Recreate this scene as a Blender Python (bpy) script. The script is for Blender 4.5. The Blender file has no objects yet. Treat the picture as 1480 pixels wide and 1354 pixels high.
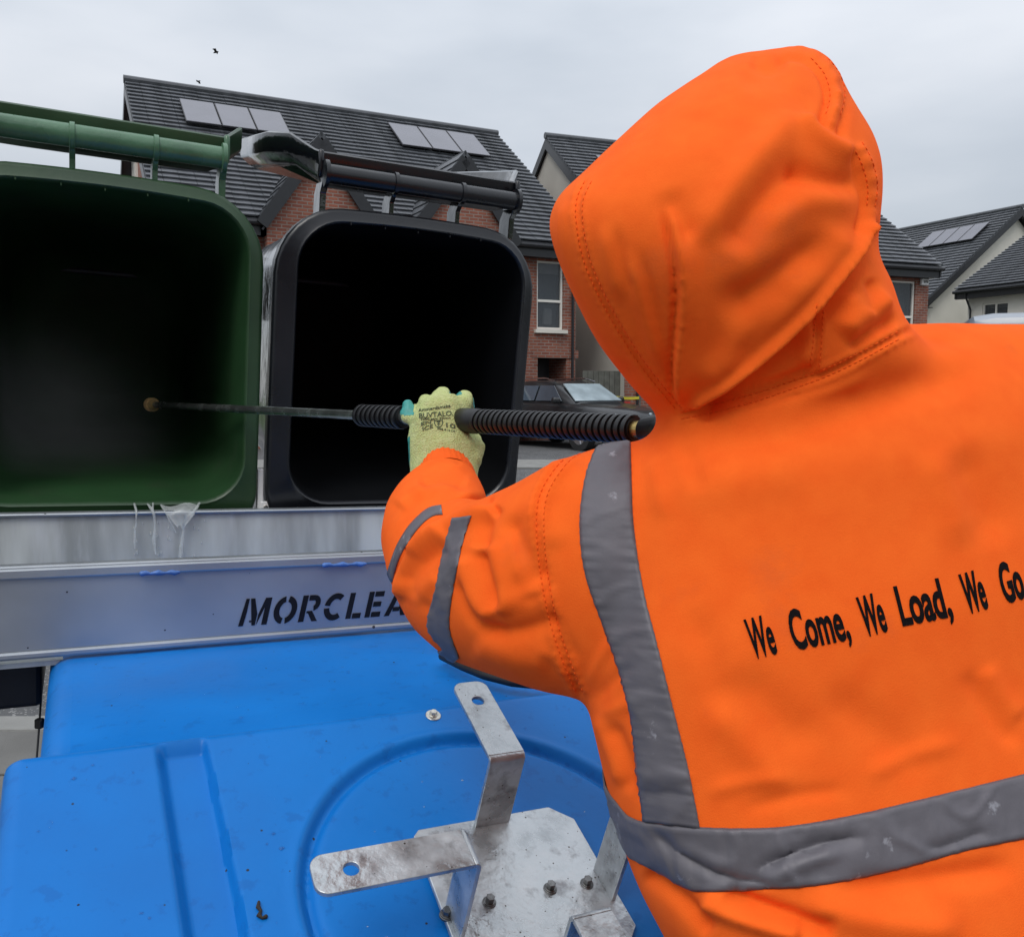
import bpy, bmesh, math, random
import numpy as np
from mathutils import Vector, Matrix, noise as mnoise
from mathutils.bvhtree import BVHTree
random.seed(4); rng = np.random.default_rng(4)
R_ = math.radians
SC = bpy.context.scene
COL = SC.collection

# ------------------------------------------------------------------ camera
FPX, CX, CY, PITCH = 1282.0, 740.0, 677.0, math.atan(117.0/1282.0)
CAM = np.array([0, 0, 1.35])
RT = np.array([1.0, 0, 0]); FW = np.array([0, math.cos(PITCH), -math.sin(PITCH)]); UP = np.array([0, math.sin(PITCH), math.cos(PITCH)])
cd = bpy.data.cameras.new('camera'); cam = bpy.data.objects.new('camera', cd); COL.objects.link(cam)
cam.location = CAM; cam.rotation_euler = (math.pi/2 - PITCH, 0, 0)
cd.sensor_width = 36; cd.lens = 36*FPX/1480; cd.clip_end = 3000; cd.clip_start = .05
SC.camera = cam

# ------------------------------------------------------------------ sky and sun (bright overcast)
SUN_EL, SUN_AZ = 52, 198
wd = bpy.data.worlds.new('World'); SC.world = wd; wd.use_nodes = True
nt = wd.node_tree; nt.nodes.clear()
def _n(t, typ, **k):
    n = t.nodes.new(typ)
    for a, b in k.items(): setattr(n, a, b)
    return n
def build_world():
    L = nt.links
    out = _n(nt, 'ShaderNodeOutputWorld'); add = _n(nt, 'ShaderNodeAddShader')
    b1 = _n(nt, 'ShaderNodeBackground'); b2 = _n(nt, 'ShaderNodeBackground')
    sky = _n(nt, 'ShaderNodeTexSky', sky_type='NISHITA', sun_disc=False)
    sky.sun_elevation = R_(SUN_EL); sky.sun_rotation = R_(SUN_AZ)
    L.new(sky.outputs[0], b1.inputs[0]); b1.inputs[1].default_value = 0.05*.35
    tc = _n(nt, 'ShaderNodeTexCoord'); sp = _n(nt, 'ShaderNodeSeparateXYZ'); L.new(tc.outputs['Generated'], sp.inputs[0])
    # overcast gradient, horizon to zenith
    mr = _n(nt, 'ShaderNodeMapRange'); L.new(sp.outputs[2], mr.inputs[0])
    mr.inputs[1].default_value = 0; mr.inputs[2].default_value = 1; mr.inputs[3].default_value = .32; mr.inputs[4].default_value = 1.25
    mp = _n(nt, 'ShaderNodeMapping'); mp.inputs['Scale'].default_value = (1, 1, 3.2); L.new(tc.outputs['Generated'], mp.inputs[0])
    no = _n(nt, 'ShaderNodeTexNoise'); L.new(mp.outputs[0], no.inputs[0]); no.inputs['Scale'].default_value = 2.6; no.inputs['Detail'].default_value = 5; no.inputs['Roughness'].default_value = .45
    cr = _n(nt, 'ShaderNodeMapRange'); L.new(no.outputs[0], cr.inputs[0])
    cr.inputs[1].default_value = .3; cr.inputs[2].default_value = .7; cr.inputs[3].default_value = .84; cr.inputs[4].default_value = 1.14
    mu = _n(nt, 'ShaderNodeMath', operation='MULTIPLY'); L.new(mr.outputs[0], mu.inputs[0]); L.new(cr.outputs[0], mu.inputs[1])
    cm = _n(nt, 'ShaderNodeMix', data_type='RGBA'); L.new(no.outputs[0], cm.inputs['Factor'])
    cm.inputs['A'].default_value = (.86, .965, 1.09, 1); cm.inputs['B'].default_value = (1.02, 1.01, 1.02, 1)
    L.new(cm.outputs['Result'], b2.inputs[0]); L.new(mu.outputs[0], b2.inputs[1])
    L.new(b1.outputs[0], add.inputs[0]); L.new(b2.outputs[0], add.inputs[1]); L.new(add.outputs[0], out.inputs[0])
build_world()
sd_ = bpy.data.lights.new('sun', 'SUN'); sd_.energy = 1.1; sd_.angle = R_(25); sd_.color = (1, .96, .9)
sun = bpy.data.objects.new('sun', sd_); COL.objects.link(sun)
_sv = Vector((math.sin(R_(SUN_AZ))*math.cos(R_(SUN_EL)), math.cos(R_(SUN_AZ))*math.cos(R_(SUN_EL)), math.sin(R_(SUN_EL))))
sun.rotation_euler = (_sv).to_track_quat('Z', 'Y').to_euler(); sun.location = (0, 0, 20)
SC.view_settings.view_transform = 'Standard'; SC.view_settings.look = 'None'; SC.view_settings.gamma = 1
SC.view_settings.exposure = 0.2; SC.view_settings.use_curve_mapping = False

# ------------------------------------------------------------------ helpers
def A(*v): return np.array(v, float)
def un(px, py, Z): return CAM + (px-CX)/FPX*Z*RT + (CY-py)/FPX*Z*UP + Z*FW
def proj(P):
    d = np.asarray(P) - CAM; z = d@FW
    return np.stack([CX+FPX*(d@RT)/z, CY-FPX*(d@UP)/z, z], -1)
def nrm(v): v = np.asarray(v, float); return v/np.linalg.norm(v)
def solve(px, py, P0, a, b):
    """ray through a pixel met with the plane P0 + s a + h b; gives (s, h, depth)"""
    d = un(px, py, 1.) - CAM
    return np.linalg.solve(np.stack([a, b, -d], 1), CAM-P0)
def hit(px, py, P0, n):
    d = un(px, py, 1.) - CAM; return CAM + ((P0-CAM)@n)/(d@n)*d

BASE = {}
class MB:
    def __init__(s): s.v = []; s.f = []; s.m = []; s.mi = 0
    def add(s, vs, fs):
        o = len(s.v); s.v += [tuple(map(float, p)) for p in vs]; s.f += [tuple(i+o for i in f) for f in fs]; s.m += [s.mi]*len(fs); return s
    def box(s, c, a, b, n, ch=0):
        """centre and three half axes; ch chamfers the edges along n"""
        c, a, b, n = map(np.asarray, (c, a, b, n))
        if ch <= 0:
            vs = [c+i*a+j*b+k*n for k in (-1, 1) for j in (-1, 1) for i in (-1, 1)]
            return s.add(vs, [(0, 2, 3, 1), (4, 5, 7, 6), (0, 1, 5, 4), (2, 6, 7, 3), (0, 4, 6, 2), (1, 3, 7, 5)])
        la, lb, ln = (np.linalg.norm(x) for x in (a, b, n)); ca, cb, cn = min(.49, ch/la), min(.49, ch/lb), min(.49, ch/ln)
        ring = [(-1+ca, -1), (1-ca, -1), (1, -1+cb), (1, 1-cb), (1-ca, 1), (-1+ca, 1), (-1, 1-cb), (-1, -1+cb)]
        vs = []
        for k, q in ((-1, 1), (-1+cn, 0), (1-cn, 0), (1, 1)):
            for i, j in ring:
                if q: i, j = i*(1-ca), j*(1-cb)
                vs.append(c+i*a+j*b+k*n)
        fs = []
        for L in range(3):
            for i in range(8):
                j = (i+1) % 8; fs.append((L*8+i, L*8+j, (L+1)*8+j, (L+1)*8+i))
        fs += [tuple(range(7, -1, -1)), tuple(range(24, 32))]
        return s.add(vs, fs)
    def loft(s, rings, cap=True, closed=True):
        n = len(rings[0]); vs = [p for r in rings for p in r]; fs = []
        for L in range(len(rings)-1):
            for i in range(n if closed else n-1):
                j = (i+1) % n; fs.append((L*n+i, L*n+j, (L+1)*n+j, (L+1)*n+i))
        if cap and closed:
            fs.append(tuple(range(n-1, -1, -1))); fs.append(tuple(range((len(rings)-1)*n, len(rings)*n)))
        return s.add(vs, fs)
    def tube(s, pts, r, n=12, cap=True, round_=False):
        pts = [np.asarray(p, float) for p in pts]; rs = list(r) if hasattr(r, '__len__') else [r]*len(pts)
        if round_:
            a = nrm(pts[0]-pts[1]); b = nrm(pts[-1]-pts[-2])
            pre = [(pts[0]+a*rs[0]*math.sin(t), rs[0]*math.cos(t)) for t in (1.45, 1.0, .5)]
            post = [(pts[-1]+b*rs[-1]*math.sin(t), rs[-1]*math.cos(t)) for t in (.5, 1.0, 1.45)]
            pts = [p for p, _ in pre]+pts+[p for p, _ in post]; rs = [q for _, q in pre]+rs+[q for _, q in post]
        rings = []; ref = None
        for i, p in enumerate(pts):
            t = nrm(pts[min(i+1, len(pts)-1)]-pts[max(i-1, 0)])
            if ref is None: ref = nrm(np.cross(t, A(0, 0, 1) if abs(t[2]) < .9 else A(1, 0, 0)))
            ref = nrm(ref - (ref@t)*t); bn = np.cross(t, ref)
            rings.append([p+rs[i]*(math.cos(q)*ref+math.sin(q)*bn) for q in (2*math.pi*k/n for k in range(n))])
        return s.loft(rings, cap)
    def grid(s, P, flip=False):
        h, w = len(P), len(P[0]); vs = [p for r in P for p in r]; fs = []
        for i in range(h-1):
            for j in range(w-1):
                q = (i*w+j, i*w+j+1, (i+1)*w+j+1, (i+1)*w+j); fs.append(q[::-1] if flip else q)
        return s.add(vs, fs)
    def slab(s, P, off):
        """polygon of points extruded by the vector off"""
        n = len(P); P = [np.asarray(p, float) for p in P]; off = np.asarray(off)
        return s.add(P+[p+off for p in P], [tuple(range(n-1, -1, -1)), tuple(range(n, 2*n))]+[(i, (i+1) % n, n+(i+1) % n, n+i) for i in range(n)])

def tag(o, label=None, cat=None, group=None, kind=None):
    if label: o['label'] = label
    if cat: o['category'] = cat
    if group: o['group'] = group
    if kind: o['kind'] = kind
    return o
def root(name, loc, label, cat, group=None, rz=0):
    o = bpy.data.objects.new(name, None); COL.objects.link(o); o.empty_display_size = .1
    o.location = loc; o.rotation_euler = (0, 0, rz); BASE[o] = np.zeros(3) if rz == 'local' else np.asarray(loc, float)
    return tag(o, label, cat, group)
def build(name, mb, mat, parent=None, smooth=False, bevel=0, local=False, wn=False, auto=None):
    me = bpy.data.meshes.new(name); v = np.array(mb.v)
    base = BASE.get(parent, np.zeros(3)) if (parent is not None and not local) else np.zeros(3)
    me.from_pydata((v-base).tolist(), [], mb.f)
    for m in (mat if isinstance(mat, (list, tuple)) else [mat]): me.materials.append(m)
    if any(mb.m): me.polygons.foreach_set('material_index', mb.m)
    bm = bmesh.new(); bm.from_mesh(me); bmesh.ops.recalc_face_normals(bm, faces=bm.faces); bm.to_mesh(me); bm.free()
    if smooth: me.polygons.foreach_set('use_smooth', [True]*len(me.polygons))
    if auto:
        me.polygons.foreach_set('use_smooth', [True]*len(me.polygons)); me.set_sharp_from_angle(angle=R_(auto))
    o = bpy.data.objects.new(name, me); COL.objects.link(o)
    if parent is not None: o.parent = parent; BASE[o] = base
    if bevel:
        b = o.modifiers.new('bevel', 'BEVEL'); b.width = bevel; b.segments = 2; b.limit_method = 'ANGLE'; b.angle_limit = R_(40)
    return o
def copy(o, parent=None, loc=None):
    c = o.copy(); COL.objects.link(c)
    if parent is not None: c.parent = parent
    if loc is not None: c.location = loc
    return c

# ------------------------------------------------------------------ materials
MATS = {}
def mat(name, col, rough=.5, metal=0., var=.12, vs=8., bump=0., bs=60., col2=None, rvar=0., spec=.5, sheen=0., stretch=(1, 1, 1), emit=None, alpha=1., trans=0., coat=0., specks=None, detail=4, smudge=None):
    m = bpy.data.materials.new(name); m.use_nodes = True; t = m.node_tree; L = t.links; p = t.nodes['Principled BSDF']
    tc = _n(t, 'ShaderNodeTexCoord'); mp = _n(t, 'ShaderNodeMapping'); mp.inputs['Scale'].default_value = stretch; L.new(tc.outputs['Object'], mp.inputs[0])
    no = _n(t, 'ShaderNodeTexNoise'); no.inputs['Scale'].default_value = vs; no.inputs['Detail'].default_value = detail; L.new(mp.outputs[0], no.inputs[0])
    mx = _n(t, 'ShaderNodeMix', data_type='RGBA'); r = _n(t, 'ShaderNodeMapRange'); L.new(no.outputs[0], r.inputs[0]); r.inputs[1].default_value = .3; r.inputs[2].default_value = .7
    L.new(r.outputs[0], mx.inputs['Factor'])
    c2 = col2 or tuple(min(1, c*(1+var)) for c in col); c1 = col if col2 else tuple(c*(1-var) for c in col)
    mx.inputs['A'].default_value = (*c1, 1); mx.inputs['B'].default_value = (*c2, 1)
    cur = mx.outputs['Result']
    if smudge:      # (colour, scale, threshold, softness, amount): worn or dirty patches with their own outline
        n3 = _n(t, 'ShaderNodeTexNoise'); n3.inputs['Scale'].default_value = smudge[1]; n3.inputs['Detail'].default_value = 8; n3.inputs['Roughness'].default_value = .65; L.new(mp.outputs[0], n3.inputs[0])
        r3 = _n(t, 'ShaderNodeMapRange'); L.new(n3.outputs[0], r3.inputs[0]); r3.inputs[1].default_value = smudge[2]; r3.inputs[2].default_value = smudge[2]+smudge[3]; r3.inputs[4].default_value = smudge[4]
        m3 = _n(t, 'ShaderNodeMix', data_type='RGBA'); L.new(r3.outputs[0], m3.inputs['Factor']); L.new(cur, m3.inputs['A']); m3.inputs['B'].default_value = (*smudge[0], 1); cur = m3.outputs['Result']
    if specks:      # (colour, scale, size, keep)
        vo = _n(t, 'ShaderNodeTexVoronoi'); vo.inputs['Scale'].default_value = specks[1]; L.new(tc.outputs['Object'], vo.inputs['Vector'])
        sx = _n(t, 'ShaderNodeSeparateColor'); L.new(vo.outputs['Color'], sx.inputs[0])
        sz = _n(t, 'ShaderNodeMath', operation='MULTIPLY'); L.new(sx.outputs[1], sz.inputs[0]); sz.inputs[1].default_value = specks[2]
        l1 = _n(t, 'ShaderNodeMath', operation='LESS_THAN'); L.new(vo.outputs['Distance'], l1.inputs[0]); L.new(sz.outputs[0], l1.inputs[1])
        l2 = _n(t, 'ShaderNodeMath', operation='LESS_THAN'); L.new(sx.outputs[0], l2.inputs[0]); l2.inputs[1].default_value = specks[3]
        mm = _n(t, 'ShaderNodeMath', operation='MULTIPLY'); L.new(l1.outputs[0], mm.inputs[0]); L.new(l2.outputs[0], mm.inputs[1])
        m2 = _n(t, 'ShaderNodeMix', data_type='RGBA'); L.new(mm.outputs[0], m2.inputs['Factor']); L.new(cur, m2.inputs['A']); m2.inputs['B'].default_value = (*specks[0], 1); cur = m2.outputs['Result']
    L.new(cur, p.inputs['Base Color'])
    p.inputs['Metallic'].default_value = metal; p.inputs['Roughness'].default_value = rough; p.inputs['Specular IOR Level'].default_value = spec
    if rvar:
        rr = _n(t, 'ShaderNodeMapRange'); L.new(no.outputs[0], rr.inputs[0]); rr.inputs[1].default_value = .3; rr.inputs[2].default_value = .7
        rr.inputs[3].default_value = max(.03, rough-rvar); rr.inputs[4].default_value = min(1, rough+rvar); L.new(rr.outputs[0], p.inputs['Roughness'])
    if sheen: p.inputs['Sheen Weight'].default_value = sheen; p.inputs['Sheen Roughness'].default_value = .5; p.inputs['Sheen Tint'].default_value = (*col, 1)
    if coat: p.inputs['Coat Weight'].default_value = coat; p.inputs['Coat Roughness'].default_value = .08
    if trans: p.inputs['Transmission Weight'].default_value = trans
    if emit: p.inputs['Emission Color'].default_value = (*emit[0], 1); p.inputs['Emission Strength'].default_value = emit[1]
    if bump:
        nb = _n(t, 'ShaderNodeTexNoise'); nb.inputs['Scale'].default_value = bs; nb.inputs['Detail'].default_value = 5; L.new(mp.outputs[0], nb.inputs[0])
        bu = _n(t, 'ShaderNodeBump'); bu.inputs['Strength'].default_value = 1; bu.inputs['Distance'].default_value = bump; L.new(nb.outputs[0], bu.inputs['Height']); L.new(bu.outputs[0], p.inputs['Normal'])
    MATS[name] = m; return m
def brick_mat(name, c1, c2, mortar, bw=.225, bh=.075, axis='x+y', msize=.012):
    m = bpy.data.materials.new(name); m.use_nodes = True; t = m.node_tree; L = t.links; p = t.nodes['Principled BSDF']
    tc = _n(t, 'ShaderNodeTexCoord'); s = _n(t, 'ShaderNodeSeparateXYZ'); L.new(tc.outputs['Object'], s.inputs[0])
    ad = _n(t, 'ShaderNodeMath', operation='ADD'); L.new(s.outputs[0], ad.inputs[0]); L.new(s.outputs[1], ad.inputs[1])
    cb = _n(t, 'ShaderNodeCombineXYZ'); L.new(ad.outputs[0], cb.inputs[0]); L.new(s.outputs[2], cb.inputs[1])
    b = _n(t, 'ShaderNodeTexBrick'); L.new(cb.outputs[0], b.inputs['Vector']); b.inputs['Scale'].default_value = 1
    b.inputs['Brick Width'].default_value = bw; b.inputs['Row Height'].default_value = bh; b.inputs['Mortar Size'].default_value = msize; b.inputs['Mortar Smooth'].default_value = .2
    b.inputs['Color1'].default_value = (*c1, 1); b.inputs['Color2'].default_value = (*c2, 1); b.inputs['Mortar'].default_value = (*mortar, 1); b.inputs['Bias'].default_value = -.1
    no = _n(t, 'ShaderNodeTexNoise'); no.inputs['Scale'].default_value = 1.3; no.inputs['Detail'].default_value = 5; L.new(tc.outputs['Object'], no.inputs[0])
    hs = _n(t, 'ShaderNodeHueSaturation'); L.new(b.outputs['Color'], hs.inputs['Color'])
    r = _n(t, 'ShaderNodeMapRange'); L.new(no.outputs[0], r.inputs[0]); r.inputs[1].default_value = .3; r.inputs[2].default_value = .7; r.inputs[3].default_value = .7; r.inputs[4].default_value = 1.25; L.new(r.outputs[0], hs.inputs['Value'])
    L.new(hs.outputs[0], p.inputs['Base Color']); p.inputs['Roughness'].default_value = .85
    bu = _n(t, 'ShaderNodeBump'); bu.inputs['Distance'].default_value = .008; bu.invert = True; L.new(b.outputs['Fac'], bu.inputs['Height']); L.new(bu.outputs[0], p.inputs['Normal'])
    return m

M_brick = brick_mat('red_brick', (.20, .058, .036), (.29, .095, .055), (.25, .19, .16))
M_slate = mat('slate_tile', (.060, .065, .074), .42, var=.3, vs=3., bump=.004, bs=25., rvar=.12)
M_black_trim = mat('black_trim', (.012, .013, .016), .35, var=.2)
M_render = mat('cream_render', (.48, .46, .41), .9, var=.06, vs=1.2, bump=.003, bs=120)
M_cream = mat('cream_render_pale', (.62, .60, .54), .9, var=.06, vs=1.1, bump=.003, bs=120)
M_upvc = mat('white_upvc', (.72, .70, .64), .4, var=.04)
M_glass = mat('window_glass', (.055, .075, .10), .04, var=.35, vs=.9, spec=.9)
M_solar = mat('solar_glass', (.10, .10, .125), .24, var=.08, vs=2, spec=.9)
M_solar_fr = mat('solar_frame', (.03, .03, .035), .4)
M_sky_sheen = mat('pane_sky_sheen', (.26, .29, .33), .9)  # pale tone stands in for sky reflected in the window panes
M_curtain = mat('curtain', (.55, .57, .6), .9)
M_asphalt = mat('asphalt', (.075, .077, .080), .85, var=.25, vs=1.5, bump=.006, bs=220, specks=((.24, .24, .235), 75, .62, .45))
M_paving = mat('concrete_paving', (.12, .118, .112), .85, var=.18, vs=3, bump=.003, bs=180)
M_kerb = mat('kerb_concrete', (.21, .21, .20), .85, var=.14, vs=5, bump=.003, bs=160)
M_grass = mat('lawn', (.045, .075, .022), .95, var=.4, vs=9, bump=.03, bs=60)
M_tank = mat('blue_plastic', (.003, .135, .46), .42, var=.14, vs=5., spec=.2, bump=.0004, bs=90, rvar=.10, specks=((.02, .025, .04), 75, .13, .14), smudge=((.004, .098, .36), 34, .57, .06, .45), col2=(.004, .168, .55))
M_alu = mat('brushed_aluminium', (.44, .47, .50), .46, metal=.85, var=.10, vs=5, bump=.0002, bs=60, rvar=.08, specks=((.06, .06, .07), 55, .16, .16))
M_galv = mat('galvanised_sheet', (.50, .53, .53), .50, metal=.3, var=.3, vs=16, bump=.0006, bs=30, rvar=.12, stretch=(1, 1, .16), smudge=((.62, .65, .68), 13, .54, .16, .75))
M_steel = mat('galvanised_steel', (.46, .49, .51), .36, metal=.65, var=.28, vs=26, bump=.0016, bs=85, rvar=.20, smudge=((.20, .20, .21), 30, .54, .14, .85), specks=((.07, .06, .05), 260, .30, .12))
M_bolt = mat('bolt_steel', (.16, .16, .16), .35, metal=.9, var=.3, vs=200)
M_wash = mat('washer_steel', (.55, .53, .48), .35, metal=.8, var=.2, vs=200)
M_gbin = mat('green_bin_plastic', (.017, .050, .018), .44, var=.2, vs=6, rvar=.12, bump=.0006, bs=40, smudge=((.022, .060, .019), 7, .52, .2, .8))
M_gin = mat('green_bin_inside', (.015, .052, .017), .6, var=.2, vs=6, spec=.25, bump=.0006, bs=40, smudge=((.030, .048, .026), 9, .52, .2, .6))
M_bin_in = mat('black_bin_inside_shaded', (.0035, .004, .005), .65, var=.3, vs=6, spec=.12)  # darker copy of the black bin plastic, depth shade put into its colour
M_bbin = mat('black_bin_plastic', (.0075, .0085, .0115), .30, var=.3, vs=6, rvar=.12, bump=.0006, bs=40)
M_bbinw = mat('wet_black_plastic', (.006, .007, .009), .09, var=.3, vs=6, bump=.004, bs=14, spec=.9, coat=.4)
M_gpipe = mat('wet_green_plastic', (.058, .135, .074), .26, var=.25, vs=9, rvar=.1, bump=.0012, bs=60)
M_rubber = mat('black_rubber', (.012, .012, .013), .5, var=.3, vs=30)
M_grip = mat('black_grip_plastic', (.008, .008, .009), .40, spec=.4, var=.2, vs=40, rvar=.08)
M_lance = mat('wet_steel_tube', (.34, .37, .35), .22, metal=.9, var=.25, vs=30, rvar=.1)
M_brass = mat('brass', (.50, .36, .13), .30, metal=.9, var=.25, vs=120)
M_nozzle = mat('lit_brass', (.80, .56, .24), .38, metal=.35, var=.25, vs=120)  # brass lightened in its colour, in place of light reaching into the bin
M_blk = mat('black_paint', (.016, .017, .020), .42, var=.25, vs=14)
M_seal = mat('blue_sealant', (.06, .15, .42), .35, var=.2, vs=60)
M_letter = mat('stencil_black', (.008, .009, .014), .6, spec=.15, var=.3, vs=40)
M_thread = mat('black_thread', (.006, .005, .006), .85, spec=.08, var=.3, vs=300, bump=.0006, bs=600)
M_navy = mat('navy_workwear', (.012, .016, .03), .9, var=.3, vs=30, bump=.001, bs=300)
M_boot = mat('boot_leather', (.02, .016, .013), .55, var=.3, vs=30)
M_skin = mat('skin', (.50, .27, .19), .5, var=.12, vs=20, bump=.0005, bs=300)
M_hair = mat('dark_hair', (.03, .02, .014), .6, var=.3, vs=60, bump=.003, bs=200)
M_iris = mat('eye_white', (.7, .68, .65), .2); M_pupil = mat('eye_dark', (.02, .015, .012), .15)
M_ink = mat('grey_print', (.055, .075, .04), .85, var=.3, vs=300)
M_teal = mat('teal_rubber', (.03, .27, .24), .42, var=.25, vs=60, bump=.0012, bs=260)
M_carp = mat('black_car_paint', (.013, .014, .016), .28, var=.1, coat=.35, spec=.4)
M_screen = mat('windscreen', (.30, .36, .39), .05, var=.25, vs=2.5, spec=.9)
M_chrome = mat('chrome', (.6, .6, .62), .18, metal=1.)
M_tyre = mat('tyre', (.014, .014, .015), .8)
M_van = mat('silver_van_paint', (.17, .20, .24), .30, var=.05, coat=.5)
M_fence = mat('grey_timber', (.10, .10, .085), .85, var=.25, vs=6)
M_twig = mat('bare_twigs', (.12, .095, .075), .9, var=.3, vs=20)
M_yellow = mat('yellow_tape', (.62, .55, .05), .6)
M_red = mat('red_plastic', (.4, .03, .02), .4)
M_white = mat('white_plastic', (.75, .75, .74), .4)
M_bird = mat('dark_feathers', (.02, .02, .022), .8)
M_door = mat('dark_door', (.035, .037, .04), .4)
M_wreath = mat('wreath_green', (.07, .075, .05), .9)
M_dirt = mat('dark_dirt', (.020, .014, .010), .8)
M_foam = mat('aerated_water', (.72, .76, .76), .12, var=.1, vs=80, spec=.8)
M_foam.node_tree.nodes['Principled BSDF'].inputs['Alpha'].default_value = .27
M_drop = mat('water', (.9, .95, 1), .02, trans=1., var=0)
MATS['water'].node_tree.nodes['Principled BSDF'].inputs['IOR'].default_value = 1.33

def fabric():
    m = mat('orange_fleece', (.87, .118, .012), .92, var=.10, vs=38, detail=9, bump=.0003, bs=900, sheen=.4, spec=.15, col2=(.92, .140, .015), smudge=((.55, .10, .03), 8, .60, .12, .30))
    return m
M_hood = fabric()
M_rib = mat('orange_rib_knit', (.86, .114, .011), .85, var=.05, bump=.0006, bs=300, spec=.2, sheen=.2)
M_tape = mat('reflective_tape', (.115, .108, .124), .58, metal=.15, var=.12, vs=18, bump=.0005, bs=70, rvar=.1, smudge=((.34, .34, .38), 26, .62, .05, .7))
M_glove = mat('knit_cotton', (.44, .50, .20), .95, var=.12, vs=140, bump=.003, bs=480, sheen=.3, spec=.15, col2=(.52, .56, .27))

# ------------------------------------------------------------------ ground
def sheet(name, x0, x1, y0, y1, z, m, cut=None):
    mb = MB(); mb.add([(x0, y0, z), (x1, y0, z), (x1, y1, z), (x0, y1, z)], [(0, 1, 2, 3)])
    return tag(build(name, mb, m), kind='structure')
sheet('ground', -400, 400, -300, 700, -.012, M_grass)
sheet('pavement', -30, 30, -12, 3.37, 0.0, M_paving)
mb = MB(); mb.box((0, 3.45, -.03), (30, 0, 0), (0, .075, 0), (0, 0, .045)); tag(build('kerb', mb, M_kerb, bevel=.01), kind='structure')
sheet('road', -60, 60, 3.37, 14.72, -.004, M_asphalt)
mb = MB(); mb.box((0, 14.80, -.02), (60, 0, 0), (0, .075, 0), (0, 0, .05)); tag(build('kerb', mb, M_kerb, bevel=.01), kind='structure')
sheet('pavement', -60, 60, 14.72, 16.5, .012, M_kerb)
sheet('driveway', -40, 60, 16.5, 29, .006, M_asphalt)
sheet('side_road', 10.5, 15.2, 26, 80, .016, M_asphalt)
# paving flags by the trailer that can be told apart
pav = bpy.data.objects['pavement']
fl = MB(); fl.box((0, 0, 0), (.29, 0, 0), (0, .19, 0), (0, 0, .012)); flag0 = None
for i in range(-8, 6):
    for j in range(6):
        c = (i*.6+.3*(j % 2)-1.2, 3.16-j*.4, .006+rng.uniform(-.002, .003))
        if flag0 is None: flag0 = build('paving_flag', fl, M_paving, pav, bevel=.004); flag0.location = c
        else: copy(flag0, pav, c)

M_clear = mat('clear_glass', (.05, .06, .07), .03, spec=.9, var=.05)
_p = M_clear.node_tree.nodes['Principled BSDF']; _p.inputs['Alpha'].default_value = .5

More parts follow.
